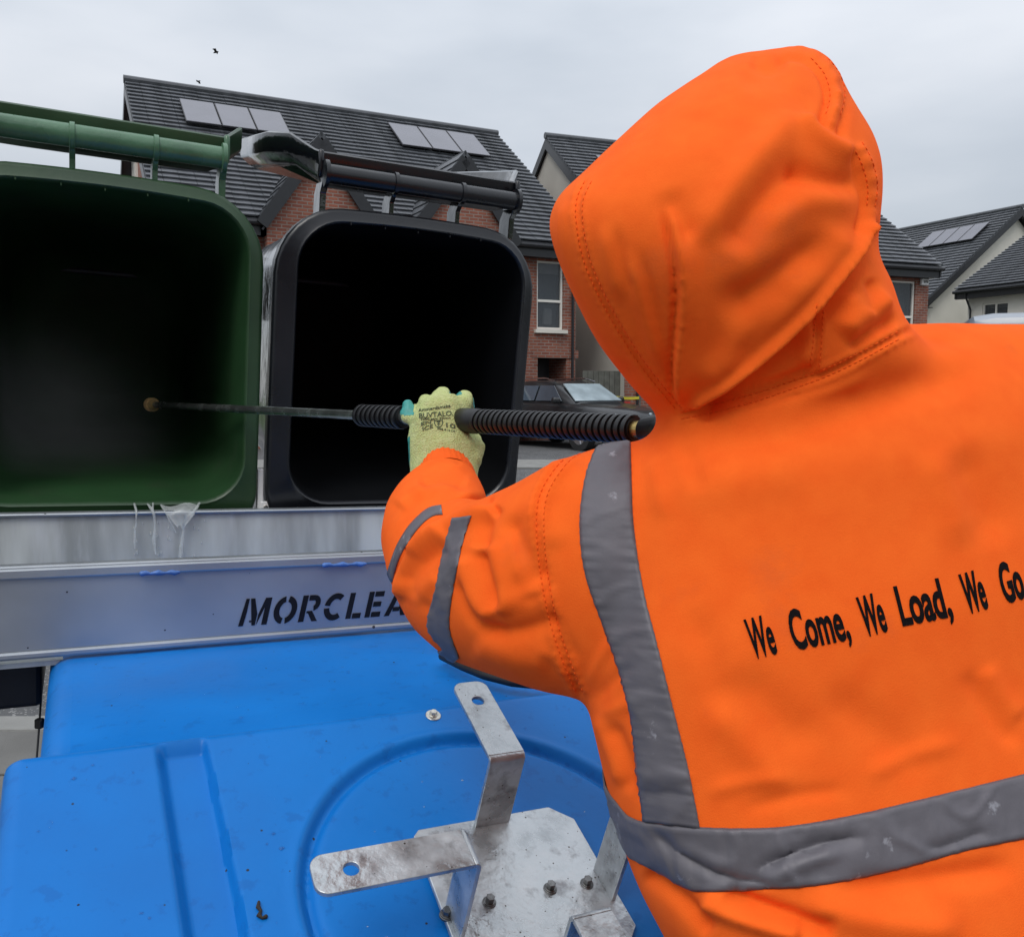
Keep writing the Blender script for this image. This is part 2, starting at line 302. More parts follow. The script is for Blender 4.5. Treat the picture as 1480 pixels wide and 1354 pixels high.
# ------------------------------------------------------------------ houses
B0, H0, ZE = 5.49, 4.07, 4.92
class House:
    def __init__(s, label, EL, ang, L, front, gable, group='terraced and detached houses', courses=29, rear_courses=False, b=B0, h=H0, ze=ZE, verge=.30, pipes=(0, 1)):
        s.L, s.b, s.h, s.ze, s.ang, s.EL = L, b, h, ze, ang, A(EL[0], EL[1], 0)
        s.root = root('house', (EL[0], EL[1], 0), label, 'house', group, ang)
        s.d = A(math.cos(ang), math.sin(ang), 0); s.n = A(-math.sin(ang), math.cos(ang), 0)
        s.ov = .35; s.vg = verge; s.front = front; s.gable = gable
        th = math.atan2(h, b); s.es = A(0, math.cos(th), math.sin(th)); s.en = A(0, -math.sin(th), math.cos(th)); s.SL = math.hypot(b, h)
        s.gaps = []
        # roof body
        mb = MB(); q = .10
        mb.loft([[A(x, 0, ze-.02)-s.en*q*.0, A(x, b, ze+h-.02), A(x, 2*b, ze-.02), A(x, 2*b, ze-.16), A(x, b, ze+h-.20), A(x, 0, ze-.16)] for x in (0, L)])
        s.roof = s.part('roof', mb, M_slate)
        g = s.SL/courses; nt_ = int(L/.33); w = L/nt_
        for side in ((0, 1) if rear_courses else (0,)):
            mb = MB(); r = random.Random(3)
            es = s.es if side == 0 else A(0, -s.es[1], s.es[2]); en = s.en if side == 0 else A(0, -s.en[1], s.en[2])
            tl = nrm(es*g*1.25 - en*.055); tn = nrm(np.cross(A(1, 0, 0), tl)); tn = tn if tn[2] > 0 else -tn
            for k in range(nt_):
                x = (k+.5)*w; lift = r.uniform(0, .006)
                mb.box(A(x, 0, 0)+en*(.02+lift), A(w/2-.004, 0, 0), tl*g*.62, tn*.017)
            c0 = None
            for k in range(courses):
                base = (A(0, 0, ze) if side == 0 else A(0, 2*b, ze))+es*(k+.5)*g
                if c0 is None: c0 = s.part('tile_course', mb, M_slate, s.roof); c0.location = base
                else: copy(c0, s.roof, base)
        mb = MB(); mb.tube([A(-.02, b, ze+h+.045), A(L+.02, b, ze+h+.045)], .10, 10); s.part('ridge_tile', mb, M_slate, s.roof)
        # fascia, gutter, soffit, barge boards
        s.eaves_at(2*b, -1, [])
        for x in (.02, L-.02):
            for sg in (1, -1):
                mb = MB(); c = A(x, b-sg*b/2, ze+h/2-.20); e = A(0, sg*b/2, h/2); mb.box(c, A(.03, 0, 0), e, A(0, 0, .15)); s.part('bargeboard', mb, M_black_trim)
        for x in [(.45, L-.42)[k] for k in pipes]:
            mb = MB(); mb.tube([A(x, s.ov-.06, .05), A(x, s.ov-.06, ze-.75), A(x, .02, ze-.32), A(x, -.03, ze-.15)], .035, 8); s.part('downpipe', mb, M_black_trim)
        # gable walls and rear wall
        for x in (s.vg, L-s.vg-.25):
            mb = MB(); mb.slab([A(x, s.ov+.02, 0), A(x, 2*b-s.ov, 0), A(x, 2*b-s.ov, ze-.08), A(x, b, ze+h-.34), A(x, s.ov+.02, ze-.08)], A(.25, 0, 0)); s.part('gable_wall', mb, gable)
        mb = MB(); mb.box(A(L/2, 2*b-s.ov-.13, ze/2-.06), A(L/2-s.vg-.26, 0, 0), A(0, .12, 0), A(0, 0, ze/2-.06)); s.part('rear_wall', mb, gable)
    def part(s, name, mb, m, parent=None, **k): return build(name, mb, m, parent or s.root, local=True, **k)
    def loc(s, P): d = np.asarray(P)-s.EL; return A(d@s.d, d@s.n, d[2])
    def world(s, x, y, z): return s.EL+x*s.d+y*s.n+A(0, 0, z)
    def on_front(s, px, py, y=.35): return s.loc(hit(px, py, s.world(0, y, 0), s.n))
    def on_gable(s, px, py, x): return s.loc(hit(px, py, s.world(x, 0, 0), s.d))
    def on_roof(s, px, py, off=.12):
        P = s.world(0, 0, s.ze)+off*(s.en[1]*s.n+A(0, 0, s.en[2])); return s.loc(hit(px, py, P, s.en[1]*s.n+A(0, 0, s.en[2])))
    def front_wall(s, openings):
        xs = sorted({s.vg+.001, s.L-s.vg-.001, *[o[0] for o in openings], *[o[1] for o in openings]}); zs = sorted({0, s.ze-.35, *[o[2] for o in openings], *[o[3] for o in openings]})
        mb = MB()
        for i in range(len(xs)-1):
            for j in range(len(zs)-1):
                xm, zm = (xs[i]+xs[i+1])/2, (zs[j]+zs[j+1])/2
                if any(o[0] < xm < o[1] and o[2] < zm < o[3] for o in openings): continue
                mb.box(A(xm, s.ov+.12, zm), A((xs[i+1]-xs[i])/2, 0, 0), A(0, .12, 0), A(0, 0, (zs[j+1]-zs[j])/2))
        return s.part('front_wall', mb, s.front)
    def eaves_at(s, yy, sg, gaps):
        cuts = [.02]+[c for g_ in sorted(gaps) for c in g_]+[s.L-.02]; ze = s.ze
        for a_, c_ in zip(cuts[::2], cuts[1::2]):
            m_, h_ = (a_+c_)/2, (c_-a_)/2
            mb = MB(); mb.box(A(m_, yy+sg*.04, ze-.26), A(h_, 0, 0), A(0, .02, 0), A(0, 0, .11)); mb.box(A(m_, yy+sg*.20, ze-.34), A(h_-.03, 0, 0), A(0, .16, 0), A(0, 0, .015)); s.part('fascia', mb, M_black_trim)
            mb = MB(); mb.tube([A(a_-.05, yy-sg*.05, ze-.11), A(c_+.06, yy-sg*.05, ze-.11)], .065, 10); s.part('gutter', mb, M_black_trim)
    def window(s, x0, x1, z0, z1, split='h', face='front', xg=0, cut=.5, curtain=True, sill=True):
        """a framed window in the front wall, or set proud of a gable wall (face = 'gable', running along y)"""
        if face == 'front': P = lambda a, o, z: A(a, s.ov+.09+o, z); ax = A(1, 0, 0); ay = A(0, 1, 0)
        else: P = lambda a, o, z: A(xg-.02+o, a, z); ax = A(0, 1, 0); ay = A(1, 0, 0)
        f = .05; mb = MB(); az = A(0, 0, 1); xm, zm = (x0+x1)/2, (z0+z1)/2
        for xx in (x0+f/2+.004, x1-f/2-.004): mb.box(P(xx, 0, zm), ax*f/2, ay*.04, az*((z1-z0)/2-.004))
        for zz in (z0+f/2+.004, z1-f/2-.004): mb.box(P(xm, .001, zz), ax*((x1-x0)/2-f-.004), ay*.038, az*f/2)
        zc = z0+(z1-z0)*cut; xc = x0+(x1-x0)*cut
        if split == 'h': mb.box(P(xm, .002, zc), ax*((x1-x0)/2-f-.004), ay*.036, az*f*.6); panes = [(x0+f, x1-f, z0+f, zc-f*.6), (x0+f, x1-f, zc+f*.6, z1-f)]
        else: mb.box(P(xc, .002, zm), ax*f*.6, ay*.036, az*((z1-z0)/2-f-.004)); panes = [(x0+f, xc-f*.6, z0+f, z1-f), (xc+f*.6, x1-f, z0+f, z1-f)]
        w = s.part('window', mb, M_upvc)
        for a, b_, c, d_ in panes:
            g = MB(); g.box(P((a+b_)/2, .012, (c+d_)/2), ax*(b_-a)/2, ay*.006, az*(d_-c)/2); s.part('pane', g, M_clear, w)
        g = MB(); g.box(P(xm, .30, zm), ax*(x1-x0)/2, ay*.005, az*(z1-z0)/2); s.part('sheen_backing', g, M_sky_sheen, w)  # sheet behind the panes, sky reflection put into its colour
        if curtain:
            g = MB(); g.box(P(xm+.02, .12, z0+(z1-z0)*.90), ax*((x1-x0)/2-.06), ay*.01, az*(z1-z0)*.075); s.part('blind', g, M_curtain, w)
            g = MB(); g.box(P(xm+.05, .16, z0+(z1-z0)*.2), ax*(x1-x0)*.16, ay*.05, az*(z1-z0)*.12, .02); s.part('ornament', g, M_curtain, w)
        if sill:
            g = MB(); g.box(P(xm, -.10, z0-.05), ax*((x1-x0)/2+.08), ay*.09, az*.045); s.part('sill', g, M_cream, w)
        return w
    def panels(s, quad, n):
        """n solar panels between the traced corners (top-left, top-right, bottom-right, bottom-left)"""
        c = [s.on_roof(*q) for q in quad]
        u0 = (c[0][0]+c[3][0])/2; u1 = (c[1][0]+c[2][0])/2; t0 = min(c[2]@s.es, c[3]@s.es); t1 = max(c[0]@s.es, c[1]@s.es); z0 = A(0, 0, s.ze)@s.es
        t0 -= z0; t1 -= z0; w = (u1-u0)/n
        for k in range(n):
            ctr = A(u0+(k+.5)*w, 0, s.ze)+s.es*(t0+t1)/2+s.en*.14
            mb = MB(); mb.box(ctr, A(w/2-.012, 0, 0), s.es*((t1-t0)/2), s.en*.02); p = s.part('solar_panel', mb, M_solar_fr, s.root)
            g = MB(); g.box(ctr+s.en*.0215, A(w/2-.03, 0, 0), s.es*((t1-t0)/2-.02), s.en*.003); s.part('panel_glass', g, M_solar, p)
            for e in (-.25, .25):
                r = MB(); r.box(ctr+A(w*e, 0, 0)-s.en*.055, A(.02, 0, 0), s.es*((t1-t0)/2-.05), s.en*.03); s.part('rail', r, M_solar_fr, p)
    def gablet(s, apex, lx, rx):
        a = s.on_front(*apex, y=0.0); xc, za = a[0], a[2]; xl = s.on_front(*lx, y=0.0)[0]; xr = s.on_front(*rx, y=0.0)[0]
        hw = (xr-xl)/2; xc = (xl+xr)/2*.5+xc*.5; zf = s.ze+.02; yr = lambda z: (z-s.ze)/s.h*s.b
        mb = MB(); yw = -.07; s.gaps.append((xc-hw, xc+hw))
        mb.slab([A(xc-hw+.12, yw, s.ze-.36), A(xc+hw-.12, yw, s.ze-.36), A(xc+hw-.12, yw, zf-.02), A(xc, yw, za-.16), A(xc-hw+.12, yw, zf-.02)], A(0, .09, 0)); g = s.part('gablet', mb, s.front)
        mb = MB(); mb.box(A(xc, .10, s.ze/2-.181), A(hw-.12, 0, 0), A(0, .17, 0), A(0, 0, s.ze/2-.181)); s.part('bay_wall', mb, s.front)
        for z0, z1 in ((.9, 2.15), (3.0, 4.3)):
            mb = MB()
            for xx in (-.62, 0, .62): mb.box(A(xc+xx, -.085, (z0+z1)/2), A(.03, 0, 0), A(0, .03, 0), A(0, 0, (z1-z0)/2))
            for zz in (z0, z1): mb.box(A(xc, -.086, zz), A(.65, 0, 0), A(0, .032, 0), A(0, 0, .03))
            w = s.part('window', mb, M_upvc); mb = MB(); mb.box(A(xc, -.076, (z0+z1)/2), A(.6, 0, 0), A(0, .004, 0), A(0, 0, (z1-z0)/2-.02)); s.part('pane', mb, M_glass, w)
        for sg in (-1, 1):
            f0 = A(xc+sg*hw, -.14, zf); a0 = A(xc, -.14, za); a1 = A(xc, yr(za)+.1, za); f1 = A(xc+sg*hw, yr(zf)+.1, zf)
            nn = nrm(np.cross(a0-f0, A(0, 1, 0))); nn = nn if nn[2] > 0 else -nn
            mb = MB(); mb.slab([f0, a0, a1, f1], -nn*.05); r = s.part('gablet_roof', mb, M_slate, g)
            m = 9
            for k in range(m):
                p = f0+(a0-f0)*(k+.5)/m; zz = f0[2]+(za-f0[2])*(k+.5)/m; ln = yr(zz)+.10
                t = MB(); e = (a0-f0)/m; tl = nrm(e*1.2-nn*.035); t.box(p+A(0, ln/2, 0)+nn*.02, A(0, ln/2, 0), tl*np.linalg.norm(e)*.62, nrm(np.cross(tl, A(0, 1, 0)))*.015); s.part('tile_course', t, M_slate, g)
            t = MB(); md = (f0+a0)/2; t.box(md+A(0, -.022, -.18), (a0-f0)/2*1.01, A(0, .02, 0), nrm(np.cross(a0-f0, A(0, 1, 0)))*.13); s.part('bargeboard', t, M_black_trim, g)
            t = MB(); t.box(md+A(0, .036, -.30), (a0-f0)/2*.99, A(0, .032, 0), nrm(np.cross(a0-f0, A(0, 1, 0)))*.02); s.part('soffit', t, M_black_trim, g)

ang1 = math.pi/2-1.09286725
H1 = House('red brick house with two sets of solar panels and dark gablets, behind the bins', (-7.185, 18.129), ang1, 10.416, M_brick, M_brick)
H1.panels([(258, 147), (405, 165), (420, 194), (269, 177)], 3)
H1.panels([(562, 184), (686, 197), (705, 224), (582, 211)], 3)
H1.gablet((466, 195), (373, 318), (545, 308)); H1.gablet((672, 222), (588, 318), (742, 330))
wa = H1.on_front(776, 376); wb = H1.on_front(814, 477); dr = H1.on_front(777, 517); dl = H1.on_front(828, 517)
W1 = (wa[0], wb[0], wb[2], wa[2]); D1 = (dr[0], dl[0], .02, dr[2])
ops = [W1, D1]
L = H1.L
mirr = lambda o: (L-o[1], L-o[0], o[2], o[3])
more = [mirr(W1), mirr(D1)]
H1.front_wall(ops+more)
H1.window(*W1, cut=.42)
for o in (more[0], *more[2:]): H1.window(*o, split='v' if o[1]-o[0] > 1 else 'h')
for o in (D1, more[1]):
    mb = MB(); mb.box(A((o[0]+o[1])/2, H1.ov+.95, o[3]/2), A((o[1]-o[0])/2+.2, 0, 0), A(0, .02, 0), A(0, 0, o[3]/2)); dd = H1.part('door', mb, M_door)
    mb = MB(); x, z = o[0]+.18*(o[1]-o[0]), 1.62; mb.tube([A(x+.19*math.cos(t), H1.ov+.90, z+.19*math.sin(t)) for t in np.linspace(0, 6.283, 25)], [.045+.012*math.sin(9*t) for t in range(25)], 7, cap=False); H1.part('wreath', mb, M_wreath, dd)
    for sx in (o[0]-.05, o[1]+.05):
        mb = MB(); mb.box(A(sx, H1.ov+.6, o[3]/2), A(.04, 0, 0), A(0, .34, 0), A(0, 0, o[3]/2)); H1.part('porch_side', mb, M_brick)
    mb = MB(); mb.box(A((o[0]+o[1])/2, H1.ov-.006, o[3]+.10), A((o[1]-o[0])/2+.16, 0, 0), A(0, .006, 0), A(0, 0, .10)); H1.part('lintel', mb, M_brick)
mb = MB()
gw = H1.on_gable(196, 235, H1.vg); H1.window(gw[1]-.55, gw[1]+.55, gw[2]-1.0, gw[2]+.7, face='gable', xg=H1.vg, split='v', sill=False)

ang2 = math.pi/2-1.20943
H2 = House('brick fronted house with cream gable end and white alarm box behind the hooded person', (2.967, 22.886), ang2, 10.346, M_brick, M_render, verge=.10, pipes=(0,))
wa = H2.on_front(1290, 405); wb = H2.on_front(1321, 470)
W2 = (wa[0]-.4, wb[0], wb[2]-.3, wa[2])
more = [(.9, 1.6, 3.0, 4.5), (2.6, 3.8, 3.0, 4.4), (4.6, 6.0, .9, 2.2), (6.6, 7.6, .02, 2.2)]
H2.front_wall([W2]+more); H2.window(*W2, cut=.34, curtain=False)
for o in more[:3]: H2.window(*o, split='v')
mb = MB(); mb.box(A(7.1, H2.ov+.5, 1.1), A(.6, 0, 0), A(0, .02, 0), A(0, 0, 1.1)); H2.part('door', mb, M_door)
ab = H2.on_front(1334, 408); mb = MB(); mb.box(A(ab[0], H2.ov-.06, ab[2]), A(.14, 0, 0), A(0, .05, 0), A(0, 0, .10), .02); albox = H2.part('alarm_box', mb, M_white)
mb = MB()
for k in range(3):
    x = ab[0]-.07+k*.06
    for q in range(2): mb.box(A(x+q*.03, H2.ov-.114, ab[2]), A(.006, 0, 0), A(0, .003, 0), A(0, 0, .035))
    mb.box(A(x+.015, H2.ov-.114, ab[2]-.028+.05*(k % 2)), A(.014, 0, 0), A(0, .003, 0), A(0, 0, .006))
H2.part('alarm_print', mb, M_blk, albox)
H2.panels([(862, 226), (905, 232), (915, 250), (872, 244)], 2)

ang3 = math.atan2(-.904, .427)
def far_house(label, corner, L, rear=True):
    """corner: the far end of the eaves that face the street; the house runs towards the camera"""
    h = House(label, corner, ang3, L, M_cream, M_cream, rear_courses=False)
    return h
# eaves face left: local y runs to the right of the street
H3c = A(16.8, 36.3)-8.5*A(.427, -.904)
H3 = House('cream gabled house with a row of solar panels, beyond the brick corner', H3c, ang3, 8.5, M_cream, M_cream)
H3.front_wall([(1.5, 2.8, 3.0, 4.3), (5.2, 6.5, 3.0, 4.3)])
for o in ((1.5, 2.8, 3.0, 4.3), (5.2, 6.5, 3.0, 4.3)): H3.window(*o, split='v')
H3.panels([(1340, 341), (1429, 322), (1408, 346), (1328, 359)], 4)
H4 = House('pale cream house at the right edge with a two pane window under its gutter', (16.25, 33.0), ang3, 9.0, M_cream, M_cream, h=3.25)
wa = H4.on_front(1420, 437); wb = H4.on_front(1456, 468)
x0, x1 = sorted((wa[0], wb[0]))
o = (x0, x1, min(wa[2], wb[2])-.25, max(wa[2], wb[2])-.05)
H4.front_wall([o]); H4.window(*o, split='v')

HB = House('red brick house behind the photographer, unseen, added to cut the low sky light', (9.5, -13.0), math.pi+.08, 19.0, M_brick, M_brick)  # unseen house added to shape light and reflections in the bins
HB.front_wall([(2, 3.4, .9, 2.2), (6, 7.4, .9, 2.2), (4.4, 5.4, .02, 2.1), (2, 3.4, 3.0, 4.3), (6, 7.4, 3.0, 4.3), (11, 12.4, .9, 2.2), (15, 16.4, .9, 2.2), (13.4, 14.4, .02, 2.1), (11, 12.4, 3, 4.3), (15, 16.4, 3, 4.3)])
for o in ((2, 3.4, .9, 2.2), (6, 7.4, .9, 2.2), (2, 3.4, 3.0, 4.3), (6, 7.4, 3.0, 4.3), (11, 12.4, .9, 2.2), (15, 16.4, .9, 2.2), (11, 12.4, 3, 4.3), (15, 16.4, 3, 4.3)): HB.window(*o, split='v')
for x in (4.9, 13.9):
    mb = MB(); mb.box(A(x, HB.ov+.12, 1.06), A(.49, 0, 0), A(0, .02, 0), A(0, 0, 1.03)); HB.part('door', mb, M_door)

for h_ in (H1, H2, H3, H4, HB): h_.eaves_at(0, 1, h_.gaps)
# small things by the houses
gp = H2.on_front(862, 560, y=1.0)
def at_ground(px, Z): p = un(px, 600, Z); return A(p[0], p[1], 0)
def fence_gate():
    p = H2.world(-1.0, .6, 0); q = H2.world(.25, .6, 0); d = nrm(q-p); n = A(-d[1], d[0], 0)
    r = root('garden_gate', p, 'dark grey boarded side gate beside the brick house corner', 'gate')
    w = np.linalg.norm(q-p); nb = 8
    for k in range(nb):
        mb = MB(); mb.box(p+d*w*(k+.5)/nb+A(0, 0, .9), d*(w/nb/2-.006), n*.012, A(0, 0, .88)); build('board', mb, M_fence, r)
    for z in (.3, 1.5):
        mb = MB(); mb.box(p+d*w/2+n*.03+A(0, 0, z), d*w/2, n*.017, A(0, 0, .05)); build('rail', mb, M_fence, r)
fence_gate()
def small_bin(px, Z):
    p = at_ground(px, Z); r = root('wheelie_bin', p, 'dark wheelie bin with red lid edge standing by the cream side wall, far off', 'bin')
    mb = MB(); mb.loft([[p+A(x*s, y*s, z) for x, y in ((-.24, -.28), (.24, -.28), (.24, .28), (-.24, .28))] for s, z in ((.75, .06), (1, .95))]); build('body', mb, M_fence, r, bevel=.02)
    mb = MB(); mb.box(p+A(0, -.02, .985), A(.27, 0, 0), A(0, .32, 0), A(0, 0, .03), .02); build('lid', mb, M_blk, r)
    mb = MB(); mb.box(p+A(0, -.35, .99), A(.25, 0, 0), A(0, .012, 0), A(0, 0, .025)); build('lid_edge', mb, M_red, r)
    for sx in (-.2, .2):
        mb = MB(); mb.tube([p+A(sx-.03, .26, .1), p+A(sx+.03, .26, .1)], .1, 14); build('wheel', mb, M_rubber, r)
small_bin(893, 21.3)
def tape_line():
    a = un(872, 569, 21.0); b = un(925, 575, 20.0); r = root('barrier_tape', A(a[0], a[1], 0), 'yellow barrier tape tied between two posts beyond the black car', 'tape')
    mb = MB(); n = 12
    mb.grid([[a+(b-a)*k/n+A(0, 0, -.05*math.sin(math.pi*k/n)+o) for k in range(n+1)] for o in (.03, -.03)]); t = build('tape', mb, M_yellow, r)
    t.modifiers.new('thick', 'SOLIDIFY').thickness = .003
    for p in (a, b):
        mb = MB(); mb.tube([A(p[0], p[1], 0), A(p[0], p[1], p[2]+.06)], .02, 8); build('post', mb, M_fence, r)
tape_line()
def shrub(px, Z, h, seed, label):
    r = random.Random(seed); p = at_ground(px, Z); ro = root('bare_shrub', p, label, 'shrub', 'leafless shrubs by the cream gable'); mb = MB()
    def br(q, dr, ln, rad, lev):
        e = q+dr*ln; mb.tube([q, (q+e)/2+A(r.uniform(-1, 1), r.uniform(-1, 1), 0)*ln*.06, e], [rad, rad*.8, rad*.55], 5)
        if lev:
            for _ in range(3): br(q+(e-q)*r.uniform(.45, 1), nrm(dr+A(r.uniform(-.7, .7), r.uniform(-.7, .7), r.uniform(-.1, .5))), ln*r.uniform(.4, .62), rad*.55, lev-1)
    for _ in range(5): br(p+A(r.uniform(-.2, .2), r.uniform(-.2, .2), -.02), nrm(A(r.uniform(-.35, .35), r.uniform(-.3, .3), 1)), h*.5, .022, 3)
    build('branches', mb, M_twig, ro)
shrub(1352, 29.5, 4.2, 1, 'tall bare shrub against the cream gable, nearest the brick corner')
shrub(1376, 30.5, 3.4, 7, 'shorter bare shrub beneath the roof gutter of the pale house')
shrub(1364, 30.0, 3.0, 9, 'low bare shrub between its two neighbours below the cream gable')

# birds
def bird(px, py, Z, s, roll, label):
    p = un(px, py, Z); r = root('bird', p, label, 'bird', 'birds in the grey sky'); mb = MB()
    mb.tube([p+A(-.16, .05, -.02)*s, p+A(-.05, .02, 0)*s, p+A(.06, 0, .02)*s, p+A(.13, -.02, .03)*s], [.01*s, .045*s, .05*s, .02*s], 8, round_=True); build('body', mb, M_bird, r, smooth=True)
    for sg in (-1, 1):
        w = MB(); a = nrm(A(.1, sg*.8, .5*roll)); e = p+a*.24*s; t = p+a*.36*s+A(-.10, sg*.06, -.18*roll)*s
        w.slab([p+A(.06, 0, .02)*s, e+A(.05, 0, 0)*s, t, e+A(-.09, 0, 0)*s, p+A(-.07, 0, .02)*s], A(0, 0, .012*s)); build('wing', w, M_bird, r)
bird(312, 76, 34, .72, .8, 'dark bird with raised wings, the higher of two in the sky')
bird(287, 118, 40, .62, -.7, 'smaller dark bird flying just above the ridge')

# ------------------------------------------------------------------ black car and silver van
def car():
    p = at_ground(822, 20.4); fw = nrm(A(.62, -.785, 0)); sd = A(-fw[1], fw[0], 0)      # sd: the car's left
    r = root('parked_car', p, 'black car with silver roof rails parked on the drive in front of the brick porch', 'car')
    W = lambda x, y, z: p+fw*x+sd*y+A(0, 0, z+.012)
    def sect(x, prof): return [W(x, y, z) for y, z in prof]+[W(x, -y, z) for y, z in prof[::-1]]
    mb = MB()
    body = [(-2.12, .50, .90, .80), (-2.05, .32, 1.02, .86), (-1.7, .25, 1.05, .90), (-.9, .22, 1.03, .92), (.3, .22, 1.0, .92), (1.1, .22, .98, .91), (1.6, .25, .92, .88), (2.0, .30, .84, .80), (2.16, .40, .70, .66)]
    mb.loft([sect(x, [(w*.80, zb), (w*.98, zb+.10), (w, (zb+zt)/2), (w*.985, zt-.07), (w*.90, zt)]) for x, zb, zt, w in body])
    build('body', mb, M_carp, r, smooth=True, auto=50)
    mb = MB(); cab = [(-1.95, .99, 1.0, .82, .70), (-1.55, 1.0, 1.40, .84, .60), (-.8, 1.0, 1.50, .86, .62), (-.1, 1.0, 1.49, .86, .62), (.35, 1.0, 1.40, .86, .60), (1.05, .97, 1.0, .84, .72)]
    mb.loft([sect(x, [(wb, zb-.04), (wb+(wt-wb)*.5, zb+(zt-zb)*.55), (wt, zt-.03), (wt*.8, zt)]) for x, zb, zt, wb, wt in cab]); build('cabin', mb, M_carp, r, smooth=True, auto=40)
    mb = MB(); mb.slab([W(.99, .70, 1.035), W(.99, -.70, 1.035), W(.42, -.545, 1.405), W(.42, .545, 1.405)], fw*.012+A(0, 0, .018)); build('windscreen', mb, M_screen, r)
    for sg in (-1, 1):
        for a, b in ((.72, -.16), (-.22, -1.0), (-1.06, -1.6)):
            ta, tb = (.30 if a > .5 else a), (b if b > -1.5 else -1.45)
            mb = MB(); mb.slab([W(a, sg*.852, 1.045), W(b, sg*.852, 1.045), W(tb, sg*.70, 1.38), W(ta, sg*.70, 1.38)], sg*sd*.012); build('side_window', mb, M_glass, r)
        mb = MB(); mb.tube([W(-1.5, sg*.60, 1.43), W(-1.3, sg*.61, 1.53), W(-.1, sg*.61, 1.545), W(.22, sg*.60, 1.47)], .018, 8); build('roof_rail', mb, M_chrome, r)
        mb = MB(); mb.box(W(.68, sg*.99, 1.06), fw*.07, sd*.10, A(0, 0, .065), .03); build('mirror', mb, M_carp, r, bevel=.02)
        mb = MB(); mb.box(W(2.02, sg*.60, .74), nrm(fw+sg*sd*.5)*.03, nrm(sd-sg*fw*.5)*.17, A(0, 0, .055), .02); build('headlight', mb, M_screen, r)
        for x in (1.32, -1.32):
            mb = MB(); c = W(x, sg*.80, .32); mb.tube([c-sd*.105, c-sd*.10, c+sd*.10, c+sd*.105], [.27, .33, .33, .27], 28); w = build('tyre', mb, M_tyre, r, auto=40)
            mb = MB(); cc = W(x, sg*.905, .32); mb.tube([cc, cc+sg*sd*.008], [.20, .19], 24)
            for k in range(5):
                an = k*2*math.pi/5; dr = fw*math.cos(an)+A(0, 0, math.sin(an)); mb.box(cc+sg*sd*.012+dr*.10, dr*.09, sg*sd*.006, nrm(np.cross(dr, sd))*.022)
            build('rim', mb, M_chrome, w)
    mb = MB(); mb.box(W(2.14, 0, .60), fw*.012, sd*.42, A(0, 0, .09)); build('grille', mb, M_blk, r)
    mb = MB(); mb.box(W(2.165, 0, .42), fw*.006, sd*.26, A(0, 0, .055)); build('number_plate', mb, M_white, r)
car()
def van():
    c = un(1520, 600, 11.5); p = A(c[0], c[1], 0); fw = nrm(A(.93, -.37, 0)); sd = A(-fw[1], fw[0], 0)
    r = root('parked_van', p, 'silver blue van of which only the roof shows above the right shoulder', 'van')
    W = lambda x, y, z: p+fw*x+sd*y+A(0, 0, z)
    mb = MB(); h = 2.27
    for rr in [0]:
        rings = []
        for x, zt, w, zb in ((-1.1, h-.14, .80, .45), (-1.02, h-.03, .90, .35), (-.8, h, .93, .32), (1.6, h, .93, .32), (2.2, h-.12, .92, .32), (2.9, 1.35, .90, .32), (3.7, 1.12, .86, .34), (3.8, .8, .82, .4)):
            pr = [(w*.9, zb), (w, zb+.1), (w, 1.0 if zt > 1.4 else zt-.25), (w*.97, zt-.22), (w*.90, zt-.07), (w*.70, zt)]; rings.append([W(x, y, z) for y, z in pr]+[W(x, -y, z) for y, z in pr[::-1]])
        mb.loft(rings)
    build('body', mb, M_van, r, auto=45)
    mb = MB(); mb.slab([W(2.84, .78, 1.42), W(2.84, -.78, 1.42), W(2.27, -.74, 2.08), W(2.27, .74, 2.08)], fw*.05+A(0, 0, .045)); build('windscreen', mb, M_screen, r)
    for sg in (-1, 1):
        mb = MB(); mb.slab([W(2.5, sg*.925, 1.3), W(1.5, sg*.925, 1.3), W(1.5, sg*.905, 1.95), W(2.1, sg*.905, 1.95)], sg*sd*.015); build('side_window', mb, M_glass, r)
        for x in (-.35, 2.95):
            mb = MB(); q = W(x, sg*.82, .34); mb.tube([q-sd*.11, q+sd*.11], .34, 24); w = build('tyre', mb, M_tyre, r, auto=40)
            mb = MB(); q = W(x, sg*.935, .34); mb.tube([q, q+sg*sd*.01], .2, 20); build('rim', mb, M_chrome, w)
van()

# ------------------------------------------------------------------ washing trailer
TH, TI = R_(64.19), R_(-2.4)
tu = A(math.sin(TH)*math.cos(TI), math.cos(TH)*math.cos(TI), math.sin(TI)); tw = A(-math.cos(TH), math.sin(TH), 0); tv = np.cross(tu, tw)
TO = un(5, 1090, 1.0)                      # left corner of the tank's front block
OB = A(-.51283, 1.83247, 1.09076)          # lower left corner of the black bin's rim
BE = .1135
trailer = root('wash_trailer', TO+.45*tu-A(0, 0, TO[2]), 'bin washing trailer with grey metal trough, blue plastic water tank and steel bracket', 'trailer')
T = lambda s, t, h: TO+s*tu+t*tw+h*tv
B = lambda s, t, h: OB+s*tu+t*tw+h*tv
